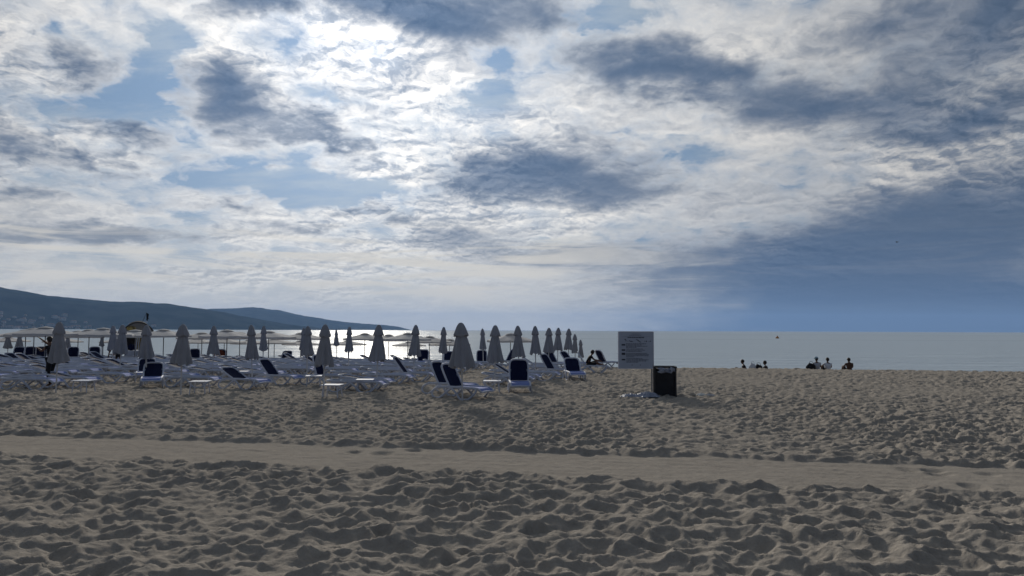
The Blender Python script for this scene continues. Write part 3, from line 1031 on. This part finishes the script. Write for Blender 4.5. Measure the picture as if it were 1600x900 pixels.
# ------------------------------------------------------------------ notice board
sg = empty('notice_board', (4.10, 25.4, ground(4.1, 25.4)))
BW, B0, B1 = 1.12, 0.77, 1.955
board = MB().box((0, 0, (B0 + B1) / 2), (BW, .022, B1 - B0)).build('board', M['board'], sg, False)
edge = MB()
edge.box((-BW / 2 - .012, 0, (B0 + B1) / 2), (.022, .034, B1 - B0 + .03))
edge.box((BW / 2 + .012, 0, (B0 + B1) / 2), (.022, .034, B1 - B0 + .03))
edge.box((0, 0, B1 + .012), (BW, .034, .022)).box((0, 0, B0 - .012), (BW, .034, .022))
edge.build('board_frame', M['white'], board, False)
MB().tube([(.52, .035, -.25), (.52, .035, 1.2), (.52, .035, 1.97)], .024, 8).build('post', M['dark_pole'], sg)
MB().tube([(.575, .045, -.25), (.575, .045, 1.0), (.575, .045, 1.97)], .017, 8).build('post', M['white'], sg)
MB().tube([(-.575, .045, .74), (-.575, .045, 1.97)], .017, 8).build('post', M['white'], sg)


def bp(u, v):
    """board coordinates from the top left corner, 0..1"""
    return (-BW / 2 + u * BW, B1 - v * (B1 - B0))


def words(mb, u0, u1, v, h, seed):
    r_ = random.Random(seed); u = u0
    while u < u1 - .012:
        w = min(r_.uniform(.022, .085), u1 - u)
        x0, z = bp(u, v); x1, _ = bp(u + w, v)
        # letters of a word as small upright strokes
        nl = max(2, int(w / .011)); lw = (x1 - x0) / nl
        for q in range(nl):
            hh = h * r_.choice([.72, .72, .85, 1.0]) * (B1 - B0)
            mb.box((x0 + (q + .5) * lw, -.0125, z), (lw * .80, .003, hh))
        u += w + .012


hd = MB()
words(hd, .38, .62, .055, .022, 1); words(hd, .30, .66, .090, .022, 2)
hd.build('heading', M['ink_pale'], board, False)
h2 = MB(); words(h2, .25, .76, .150, .034, 3); h2.build('heading', M['ink'], board, False)
rl = MB()
x0, z = bp(.07, .125); x1, _ = bp(.93, .125)
rl.box(((x0 + x1) / 2, -.0125, z), (x1 - x0, .003, .005)).build('rule_line', M['ink_pale'], board, False)
pic = MB()                                  # row of little pictures under the headings
for (u, v, w, h_) in [(.18, .205, .05, .022), (.20, .235, .02, .05), (.26, .255, .02, .02), (.31, .245, .03, .03), (.355, .258, .05, .028), (.395, .265, .03, .018),
                      (.75, .252, .02, .02), (.80, .255, .035, .04), (.865, .262, .015, .015), (.915, .255, .035, .035)]:
    x, z = bp(u, v)
    pic.blob((x, -.0125, z), (w * BW / 2, .002, h_ * (B1 - B0) / 2), 10, 6)
for k_ in range(2):
    x, z = bp(.545 + .045 * k_, .225 + .03 * k_)
    pic.tube([(x + .045 * math.cos(q) - .02 * math.sin(q), -.0125, z - .025 * math.cos(q) + .028 * math.sin(q)) for q in [i * math.pi / 6 for i in range(12)]], .005, 5, closed=True)
pic.build('pictogram', M['ink'], board, False)
for i, (v0, lines) in enumerate([(.325, [(.20, .80), (.20, .66), (.20, .83), (.20, .52)]), (.470, [(.20, .70), (.20, .75), (.20, .66)]),
                                 (.590, [(.20, .82), (.20, .88), (.20, .86), (.20, .44)]), (.735, [(.21, .68), (.21, .86), (.21, .80), (.21, .58)])]):
    pg = MB()
    for j, (a, b_) in enumerate(lines):
        words(pg, a, b_, v0 + j * .033, .020, 50 + i * 7 + j)
    pg.build('paragraph', M['ink'], board, False)
    x, z = bp(.125, v0 + (.03 if i != 2 else .015))
    MB().box((x, -.0125, z), (.105 * BW, .004, (.042 if i != 2 else .062) * (B1 - B0))).build('flag_picture', M['ink'], board, False)
ft = MB()
for u in (.38, .62):
    x, z = bp(u, .915)
    ft.blob((x, -.0125, z), (.018, .002, .022), 8, 5)
ft.build('emblem', M['ink_pale'], board, False)
tag(sg, 'white notice board with four flags and paragraphs of small print on a post', 'notice board')

# ------------------------------------------------------------------ litter bin
bn_ = empty('litter_bin', (4.70, 23.7, ground(4.70, 23.7) - .03), R(-8))
for sx in (-1, 1):
    for sy in (-1, 1):
        MB().box((sx * .315, sy * .26, .45), (.045, .045, .93)).build('post', M['black_metal'], bn_, False)
rim = MB()
for sy in (-1, 1): rim.box((0, sy * .26, .925), (.70, .055, .045))
for sx in (-1, 1): rim.box((sx * .325, 0, .923), (.05, .465, .042))
rim.build('rim', M['black_metal'], bn_, False)


def cloth_panel(x0, y0, x1, y1, top, seed):
    r_ = random.Random(seed); a = r_.uniform(0, 6)
    nx, ny = (y1 - y0), -(x1 - x0); L_ = math.hypot(nx, ny); nx /= L_; ny /= L_

    def f(u, v):
        d = 0.018 * math.sin(7 * u + a + 3 * v) * (1 - v) + 0.03 * math.sin(math.pi * u) * (1 - v)
        return (x0 + (x1 - x0) * u + nx * d, y0 + (y1 - y0) * u + ny * d, .03 + v * (top - .03 - .05 * math.sin(math.pi * u)))
    return MB().sheet(f, 14, 12)


cloth_panel(-.285, -.245, .285, -.245, .80, 1).build('side_panel', M['black'], bn_)
cloth_panel(.30, -.23, .30, .10, .86, 2).build('side_panel', M['black'], bn_)
cloth_panel(-.30, .23, -.30, -.23, .86, 3).build('side_panel', M['black'], bn_)
cloth_panel(.285, .245, -.285, .245, .88, 4).build('side_panel', M['black'], bn_)
cloth_panel(-.28, 0, .28, 0, .70, 5).build('inner_bag', M['black'], bn_)
MB().box((0, 0, .02), (.60, .47, .03)).build('base', M['black_metal'], bn_, False)


def crumple(sx, sy, h, seed, nu=26, nv=20):
    s1 = seed * 3.1

    def f(u, v):
        e = math.sin(math.pi * u) * math.sin(math.pi * v)
        x = (u - .5) * sx * (1 + .18 * math.sin(9 * v + s1)); y = (v - .5) * sy * (1 + .2 * math.sin(8 * u + s1 * 2))
        rdg = abs(math.sin(11 * u + 5 * v + s1)) * .5 + abs(math.sin(17 * v - 9 * u + s1 * 1.7)) * .3 + abs(math.sin(29 * u + 23 * v)) * .2
        return (x, y, h * (e ** .6) * (0.25 + .75 * rdg) + .004)
    return MB().sheet(f, nu, nv)


ln = crumple(.38, .15, .07, 2).build('bag_liner', M['bag'], bn_)
ln.location = (-.01, -.285, .83); ln.rotation_euler = (R(82), 0, R(4))
ln2 = crumple(.16, .14, .06, 5, 12, 10).build('bag_liner', M['bag'], bn_)
ln2.location = (.22, -.29, .86); ln2.rotation_euler = (R(70), 0, R(25))
tag(bn_, 'black square litter bin with a crumpled pale bag over its rim', 'litter bin')

for (x, y, sx, sy, h, sd, rz, mt, nm, lb, ct) in [
        (4.08, 23.2, .66, .50, .17, 1, 10, 'bag', 'plastic_sheet', 'crumpled pale blue plastic heaped at the left foot of the bin', 'litter'),
        (3.55, 23.0, .55, .34, .11, 3, -12, 'bag', 'plastic_bag', 'flat crumpled plastic bag lying left of the heaped plastic', 'litter'),
        (5.86, 23.9, .26, .20, .09, 7, 5, 'paper', 'paper_scrap', 'white paper scrap on the sand right of the bin', 'litter'),
        (6.10, 23.85, .34, .16, .06, 9, -8, 'grey_cloth', 'paper_scrap', 'greyer scrap lying beside the white paper scrap', 'litter'),
        (5.64, 23.95, .18, .12, .07, 4, 30, 'black', 'dark_scrap', 'small black scrap at the left of the paper litter', 'litter'),
        (1.55, 30.6, .20, .16, .10, 6, 30, 'paper', 'paper_cup', 'small white litter on the sand between two right end loungers', 'litter')]:
    o = crumple(sx, sy, h, sd).build(nm, M[mt])
    o.location = (x, y, sand_z(x, y) - .005); o.rotation_euler = (0, 0, R(rz))
    tag(o, lb, ct)


# ------------------------------------------------------------------ people
def skin_mesh(name, verts, edges, radii, root_i, mat, sub=1):
    me = bpy.data.meshes.new(name + '_base')
    me.from_pydata([tuple(v) for v in verts], edges, [])
    o = bpy.data.objects.new(name + '_base', me); root_col.objects.link(o)
    sm = o.modifiers.new('skin', 'SKIN'); sm.use_smooth_shade = True; sm.branch_smoothing = 0.6
    lay = me.skin_vertices[0].data
    for i, r_ in enumerate(radii):
        lay[i].radius = (r_, r_) if not isinstance(r_, tuple) else r_
        lay[i].use_root = (i == root_i)
    ss = o.modifiers.new('sub', 'SUBSURF'); ss.levels = sub; ss.render_levels = sub
    dg = bpy.context.evaluated_depsgraph_get()
    out = bpy.data.meshes.new_from_object(o.evaluated_get(dg))
    bpy.data.objects.remove(o); bpy.data.meshes.remove(me)
    out.name = name
    out.materials.clear(); out.materials.append(mat)
    out.polygons.foreach_set('use_smooth', [True] * len(out.polygons))
    return out


def person(loc, rz, J, label, shirt=None, trousers=None, long_legs=False, hair='hair', cap=None, group=None, scale=1.0):
    """J: joint positions, y is the way the person faces"""
    root = empty('person', loc, rz)
    root.scale = (scale,) * 3
    V = []; E = []; Rr = []; idx = {}

    def add(k_, p_, r_, par=None):
        idx[k_] = len(V); V.append(Vector(p_)); Rr.append(r_)
        if par: E.append((idx[par], idx[k_]))
    g_ = lambda k_: Vector(J[k_])
    add('pelvis', g_('pelvis'), .125)
    add('belly', g_('pelvis').lerp(g_('chest'), .45), .115, 'pelvis')
    add('chest', g_('chest'), .135, 'belly')
    add('neck', g_('neck'), .052, 'chest')
    hd_ = g_('head'); upv = (hd_ - g_('neck')).normalized()
    fw = Vector(J.get('look', (0, 1, 0))).normalized()
    add('jaw', hd_ - upv * .075 + fw * .02, .062, 'neck')
    add('skull', hd_ + upv * .015, .088, 'jaw')
    add('crown', hd_ + upv * .085, .060, 'skull')
    add('nose', hd_ - upv * .02 + fw * .098, .014, 'skull')
    for s, sd in ((-1, 'l'), (1, 'r')):
        sh = g_('sh_' + sd); el_ = g_('el_' + sd); wr = g_('wr_' + sd)
        add('sh' + sd, sh, .062, 'chest'); add('ua' + sd, sh.lerp(el_, .5), .048, 'sh' + sd)
        add('el' + sd, el_, .040, 'ua' + sd); add('fa' + sd, el_.lerp(wr, .4), .040, 'el' + sd); add('wr' + sd, wr, .027, 'fa' + sd)
        d = (wr - el_).normalized(); side = d.cross(Vector((0, 0, 1)))
        side = side.normalized() if side.length > .1 else Vector((1, 0, 0))
        nrm = side.cross(d)
        palm = wr + d * .075
        add('palm' + sd, palm, .032, 'wr' + sd)
        for q in range(4):
            base = palm + side * (q - 1.5) * .019 + d * .02
            ln_ = (.062, .074, .070, .054)[q]
            add('f%d%s' % (q, sd), base + d * ln_ * .55, .0095, 'palm' + sd)
            add('g%d%s' % (q, sd), base + d * ln_ - nrm * .025, .008, 'f%d%s' % (q, sd))
        add('th' + sd, wr + d * .05 - side * .05, .011, 'palm' + sd)
        add('tt' + sd, wr + d * .09 - side * .058, .009, 'th' + sd)
        hp = g_('hip_' + sd); kn = g_('kn_' + sd); an = g_('an_' + sd); to = g_('to_' + sd)
        add('hip' + sd, hp, .095, 'pelvis'); add('thg' + sd, hp.lerp(kn, .5), .078, 'hip' + sd); add('kn' + sd, kn, .058, 'thg' + sd)
        add('cf' + sd, kn.lerp(an, .35), .056, 'kn' + sd); add('an' + sd, an, .036, 'cf' + sd); add('to' + sd, to, .030, 'an' + sd)
    body = part('body', skin_mesh('body', V, E, Rr, 0, M['skin']), root)
    if shirt:
        ks = ['pelvis', 'belly', 'chest', 'neckb', 'shl', 'ual', 'shr', 'uar']
        vv = [V[idx['pelvis']], V[idx['belly']], V[idx['chest']], V[idx['chest']].lerp(V[idx['neck']], .6), V[idx['shl']], V[idx['ual']], V[idx['shr']], V[idx['uar']]]
        part('shirt', skin_mesh('shirt', vv, [(0, 1), (1, 2), (2, 3), (2, 4), (4, 5), (2, 6), (6, 7)], [.150, .145, .158, .075, .080, .068, .080, .068], 0, M[shirt]), root)
    if trousers:
        vv = [V[idx['pelvis']], V[idx['hipl']], V[idx['thgl']], V[idx['knl']], V[idx['hipr']], V[idx['thgr']], V[idx['knr']]]
        ee = [(0, 1), (1, 2), (2, 3), (0, 4), (4, 5), (5, 6)]; rr_ = [.140, .108, .095, .078, .108, .095, .078]
        if long_legs:
            vv += [V[idx['cfl']], V[idx['anl']], V[idx['cfr']], V[idx['anr']]]; ee += [(3, 7), (7, 8), (6, 9), (9, 10)]; rr_ += [.072, .056, .072, .056]
        part('trousers' if long_legs else 'shorts', skin_mesh('trousers', vv, ee, rr_, 0, M[trousers]), root)
    hr = MB().blob((0, 0, 0), (.098, .108, .112), 12, 8, lambda d: 1.0 if d.z > -.25 or d.y < -.2 else .72)
    ho_ = hr.build('hair', M[hair], root)
    ho_.location = hd_ + upv * .035 - fw * .012
    if cap:
        cp = MB().lathe([(.112, .0), (.112, .04), (.09, .09), (.05, .115), (.005, .122)], 14)
        cp.sheet(lambda u, v: ((u - .5) * .16, .10 + v * .08 - 0.10 * (u - .5) ** 2, .012 - .01 * v), 4, 3, .006)
        co_ = cp.build('cap', M[cap], root)
        co_.location = hd_ + upv * .045; co_.rotation_euler = (0, 0, math.atan2(-fw.x, fw.y))
    tag(root, label, 'person', group)
    return root


def sit_pose(lean=0.0, arms='knees', turn=0.0):
    J = {'pelvis': (0, 0, .13), 'chest': (lean * .5, -.02, .50), 'neck': (lean * .8, .03, .665), 'head': (lean, .06, .765),
         'sh_l': (-.17 + lean * .6, .0, .585), 'sh_r': (.17 + lean * .6, .0, .585), 'hip_l': (-.10, .03, .12), 'hip_r': (.10, .03, .12),
         'kn_l': (-.17, .40, .46), 'kn_r': (.17, .41, .45), 'an_l': (-.14, .62, .09), 'an_r': (.14, .63, .09), 'to_l': (-.15, .78, .04), 'to_r': (.15, .79, .04),
         'el_l': (-.26, .17, .37), 'el_r': (.26, .17, .37), 'wr_l': (-.11, .40, .40), 'wr_r': (.11, .41, .40), 'look': (turn, 1, -.05)}
    if arms == 'back':
        J.update({'el_l': (-.27, -.16, .33), 'wr_l': (-.25, -.26, .07), 'el_r': (.27, -.16, .33), 'wr_r': (.25, -.26, .07)})
    return J


def sit_at(x, y, rz, dz, *a, **k_):
    return person((x, y, ground(x, y) + dz), rz, *a, scale=1.12, **k_)


SHORE = 'people sitting on the sand by the water'
sit_at(18.47, 46.6, R(4), -.02, sit_pose(-.02), 'person in grey shirt and pale blue cap sitting on the beach crest facing the sea', 'grey_cloth', 'dark_cloth', cap='cap_blue', group=SHORE)
sit_at(19.13, 46.7, R(-3), -.03, sit_pose(.02), 'dark haired person in white shirt sitting beside the blue capped person', 'white_cloth', 'dark_cloth', group=SHORE)
sit_at(20.4, 46.6, R(0), -.02, sit_pose(.0), 'person in dark brown top sitting alone at the far right', 'brown_cloth', 'dark_cloth', group=SHORE)
sit_at(14.2, 47.2, R(75), -.22, sit_pose(.10, 'back'), 'dark clothed person leaning left, leftmost on the beach crest', 'dark_cloth', 'dark_cloth', group=SHORE)
sit_at(15.55, 47.2, R(60), -.26, sit_pose(.06), 'dark clothed person hunched right of the pale beach bag', 'dark_cloth', 'dark_cloth', group=SHORE)


def bag_shape(sx, sy, sz, mat, name, loc, rz, label):
    b = MB().blob((0, 0, sz * .45), (sx / 2, sy / 2, sz / 2), 14, 9, lambda d: 1.0 + .12 * math.sin(5 * d.x + 3 * d.z) + .18 * abs(d.x * d.z))
    o = empty(name, loc, rz)
    b.build('body', M[mat], o)
    MB().tube(arc_pts([(-sx * .25, 0, sz * .85), (-sx * .12, 0, sz * 1.15), (sx * .12, 0, sz * 1.15), (sx * .25, 0, sz * .85)], 3), .012, 5).build('strap', M[mat], o)
    tag(o, label, 'bag')


bag_shape(.62, .34, .50, 'dark_cloth', 'beach_bag', (17.98, 46.3, ground(17.98, 46.3) + .10), R(10), 'dark beach bag at the left side of the blue capped person')
bag_shape(.46, .34, .58, 'white_cloth', 'beach_bag', (14.72, 47.1, ground(14.72, 47.1) + .0), R(5), 'pale beach bag between the two dark clothed people')
bag_shape(.52, .36, .52, 'dark_cloth', 'beach_bag', (15.08, 47.1, ground(15.08, 47.1) + .0), R(-8), 'black beach bag right of the pale one')

# person sitting on a lounger, facing right along it, one arm stretched to the knee
Jw = {'pelvis': (0, 0, .47), 'chest': (0, .10, .81), 'neck': (0, .20, .95), 'head': (0, .26, 1.06), 'look': (0, 1, -.1),
      'sh_l': (-.16, .14, .885), 'sh_r': (.16, .14, .885), 'hip_l': (-.10, .05, .45), 'hip_r': (.10, .05, .45),
      'kn_l': (-.13, .44, .60), 'kn_r': (.14, .46, .52), 'an_l': (-.12, .70, .42), 'an_r': (.13, .82, .42), 'to_l': (-.12, .86, .42), 'to_r': (.13, .97, .46),
      'el_l': (-.20, .36, .70), 'wr_l': (-.16, .60, .66), 'el_r': (.21, .36, .68), 'wr_r': (.18, .60, .63)}
person((3.62, 36.85, ground(3.62, 36.85) - .04), R(-88), Jw, 'dark haired person in black swimwear sitting on a lounger, arm stretched forward', 'dark_cloth', 'dark_cloth', scale=0.94)
# person behind the front left umbrella, reaching to a pole on the left
Jt = {'pelvis': (0, 0, .93), 'chest': (0, .03, 1.28), 'neck': (0, .07, 1.46), 'head': (0, .11, 1.59), 'look': (0, 1, .1),
      'sh_l': (-.18, .05, 1.38), 'sh_r': (.18, .05, 1.38), 'hip_l': (-.10, 0, .89), 'hip_r': (.10, 0, .89),
      'kn_l': (-.12, .04, .49), 'kn_r': (.12, .10, .49), 'an_l': (-.12, -.08, .08), 'an_r': (.12, .02, .08), 'to_l': (-.13, .10, .03), 'to_r': (.14, .20, .03),
      'el_l': (-.17, .26, 1.22), 'wr_l': (-.07, .47, 1.30), 'el_r': (.16, .30, 1.46), 'wr_r': (.06, .47, 1.62)}
person((-16.05, 26.9, ground(-16.05, 26.9)), R(82), Jt, 'dark silhouetted person standing behind the front left umbrella, both arms raised to a pole', 'dark_cloth', 'dark_cloth', long_legs=True)
# person bending down among the far loungers
Jb = {'pelvis': (0, -.10, .88), 'chest': (0, .26, 1.02), 'neck': (0, .44, .98), 'head': (0, .56, .90), 'look': (0, .6, -.8),
      'sh_l': (-.17, .36, 1.0), 'sh_r': (.17, .36, 1.0), 'hip_l': (-.10, -.08, .84), 'hip_r': (.10, -.08, .84),
      'kn_l': (-.12, .04, .47), 'kn_r': (.12, .02, .47), 'an_l': (-.12, -.06, .08), 'an_r': (.12, -.08, .08), 'to_l': (-.13, .12, .03), 'to_r': (.13, .10, .03),
      'el_l': (-.20, .44, .74), 'wr_l': (-.16, .52, .50), 'el_r': (.20, .44, .74), 'wr_r': (.16, .52, .50)}
person((-22.2, 43.5, ground(-22.2, 43.5) - .05), R(80), Jb, 'person in white shirt bending over the loungers left of the hut', 'white_cloth', 'dark_cloth')

# ------------------------------------------------------------------ beach hut with curved canvas roof and flag
hx0, hy0 = -27.45, 56.5
ht_ = empty('beach_hut', (hx0, hy0, ground(hx0, hy0)), R(26))
ht_.scale = (0.86, 0.86, 1.0)
W2 = 1.02
MB().box((-.45, 0, .42), (.95, 1.7, .80)).build('lower_panel', M['white'], ht_, False)
MB().box((.52, 0, .40), (.93, 1.66, .76)).build('lower_panel', M['grey_fabric'], ht_, False)
MB().box((.42, -.845, .42), (.42, .03, .46)).build('hatch', M['navy'], ht_, False)
MB().box((-.58, -.30, 1.42), (.70, .05, 1.18)).build('back_panel', M['dark_cloth'], ht_, False)
MB().sheet(lambda u, v: (-.22 + u * .62, -.80 + .05 * math.sin(u * 7 + v * 5), .86 + v * 1.18), 10, 12, .0).build('mustard_panel', M['yellow'], ht_)
MB().blob((-.45, -.62, 1.05), (.30, .22, .26), 12, 8, lambda d: 1 + .15 * math.sin(6 * d.x + 4 * d.z)).build('blue_bundle', M['navy'], ht_)
for sx in (-1, 1):
    for sy in (-1, 1):
        MB().tube([(sx * .95, sy * .82, 0), (sx * .95, sy * .82, 2.15)], .035, 6).build('post', M['black_metal'], ht_)
MB().tube([(-.22, -.93, .05), (-.02, -.88, 2.0)], .045, 6).build('ladder_rail', M['white'], ht_)
MB().tube([(-.02, -.95, .05), (.12, -.90, 2.0)], .030, 6).build('ladder_rail', M['white'], ht_)


def roof_pt(u, v):
    x = (u - .5) * 2.3; y = (v - .5) * 2.0
    prof = 1 - abs(u - .5) ** 2.2 * 4.3
    return (x, y, 2.20 + .70 * max(0, prof) * (1 - .10 * math.cos(2 * math.pi * v)))


def gable(u, v):
    x, y, z = roof_pt(u, 0.0)
    return (x * .985, y + .03, 2.17 + (z - .01 - 2.17) * v)


rf = MB().sheet(roof_pt, 18, 10, .03).build('roof', M['grey_fabric'], ht_)
MB().sheet(gable, 18, 6).build('gable', M['gable'], rf)
tr = MB()
for v in (0, 1):
    tr.tube([tuple(Vector(roof_pt(i / 14, v)) + Vector((0, 0, .02))) for i in range(15)], .045, 6)
for u in (0, 1):
    tr.tube([tuple(Vector(roof_pt(u, i / 6))) for i in range(7)], .045, 6)
tr.build('roof_edge', M['black_metal'], rf)
MB().blob((-.52, -1.0, 2.42), (.36, .045, .17), 16, 10).build('mustard_patch', M['yellow'], rf)
MB().tube([(.30, -.2, 2.85), (.62, -.2, 3.58)], .018, 6).build('flagpole', M['black_metal'], ht_)
MB().add([(.62, -.2, 3.60), (.64, -.19, 3.22), (.84, -.17, 3.06), (.72, -.21, 3.30)], [(0, 1, 2, 3)]).sheet(lambda u, v: (.60 + .20 * u * (1 - v) + .1 * v * u, -.205 + .02 * math.sin(5 * u), 3.58 - .52 * v - .1 * u), 6, 6, .01).build('flag', M['dark_cloth'], ht_)
tag(ht_, 'beach hut with arched canvas roof, mustard panel and small black flag', 'hut')

# ------------------------------------------------------------------ on the water and in the air
by = empty('buoy', (138.0, 400.0, SEA_Z))
MB().lathe([(.05, -.5), (.75, -.25), (.92, .2), (.80, .65), (.35, .95), (.30, 1.3), (.05, 1.4)], 16).build('float', M['buoy'], by)
MB().lathe([(.31, .98), (.33, 1.0), (.31, 1.3), (.25, 1.34)], 12).build('top_mark', M['yellow'], by)
tag(by, 'orange buoy floating far out on the sea at the right', 'buoy')
b2 = MB().lathe([(.02, -.1), (.12, -.05), (.15, .06), (.12, .16), (.02, .2)], 12).build('float_ball', M['dark_cloth'])
b2.location = (-17.05, 110.0, SEA_Z)
tag(b2, 'small dark float on the bright water between two closed umbrellas', 'buoy')
gl = empty('gull', (75.5, 150.0, 19.55), R(35))
MB().lathe([(.01, -.26), (.05, -.18), (.075, 0), (.055, .14), (.04, .19), (.008, .26)], 10).build('body', M['bird'], gl).rotation_euler = (R(-90), 0, 0)
for s in (-1, 1):
    MB().sheet(lambda u, v: (s * (.03 + u * .55), (.09 - .16 * v) * (1 - .75 * u) - .10 * u * u, .02 + .16 * math.sin(u * 2.4) * (1 - .25 * u)), 8, 3, .012).build('wing', M['bird'], gl)
MB().add([(-.05, -.22, 0), (.05, -.22, 0), (.09, -.38, .0), (-.09, -.38, .0), (0, -.28, .02)], [(0, 1, 4), (1, 2, 4), (2, 3, 4), (3, 0, 4)]).build('tail', M['bird'], gl)
tag(gl, 'small grey gull flying in the blue sky at the right', 'bird')

# ------------------------------------------------------------------ town at the foot of the hills
house_meshes = []
for q in range(4):
    w, d, h = [(20, 14, 7), (28, 14, 10), (14, 12, 6), (36, 14, 13)][q]
    b = MB().box((0, 0, h / 2 - 6), (w, d, h + 12))
    wall = b.mesh('wall', M['wall'], False)
    rr = MB().add([(-w / 2 - 1, -d / 2 - 1, h), (w / 2 + 1, -d / 2 - 1, h), (w / 2 + 1, d / 2 + 1, h), (-w / 2 - 1, d / 2 + 1, h), (-w / 4, 0, h + 5), (w / 4, 0, h + 5)],
                  [(0, 1, 5, 4), (1, 2, 5), (2, 3, 4, 5), (3, 0, 4), (3, 2, 1, 0)]).mesh('roof', M['roof'], False)
    house_meshes.append((wall, rr))


def town(pts, a0, a1, t0, t1, n, label, group):
    azs, ts, hx, hy, hz_ = pts
    for _ in range(n):
        a = rng.uniform(a0, a1); t = t0 + (t1 - t0) * rng.random() ** 1.6
        i = int(np.argmin(np.abs(ts - t))); j = int(np.argmin(np.abs(azs - a)))
        o = empty('house', (float(hx[i, j]) + rng.uniform(-12, 12), float(hy[i, j]), float(hz_[i, j])), R(-rng.uniform(-30, 30)))
        wm, rm = house_meshes[rng.choice([0, 0, 1, 2, 2, 3])]
        part('wall', wm, o); part('roof', rm, o)
        tag(o, label, 'house', group)


town(near_pts, -34.5, -29.5, -.93, -.60, 46, 'pale house of the town on the slope at the far left', 'houses of the town on the left slope')
town(near_pts, -30.0, -25.0, -.93, -.74, 18, 'pale house along the foot of the dark hill above the open umbrellas', 'houses along the foot of the dark hill')
town(far_pts, -20.5, -15.5, -.95, -.75, 14, 'pale house at the foot of the paler headland', 'houses at the foot of the headland')

# ------------------------------------------------------------------ air
hz_mat = bpy.data.materials.new('sea_air'); hz_mat.use_nodes = True
ht = hz_mat.node_tree; ht.nodes.clear()
hv = ht.nodes.new('ShaderNodeVolumePrincipled')
hv.inputs['Color'].default_value = (0.33, 0.56, 1.0, 1)
hv.inputs['Density'].default_value = HAZE_DENSITY
hv.inputs['Anisotropy'].default_value = 0.2
ho = ht.nodes.new('ShaderNodeOutputMaterial')
ht.links.new(hv.outputs[0], ho.inputs['Volume'])
haze = MB().box((0, 11500, 262), (50000, 27000, 548)).build('haze', hz_mat, None, False)
tag(haze, 'thin blue haze over the bay', None, None, 'stuff')
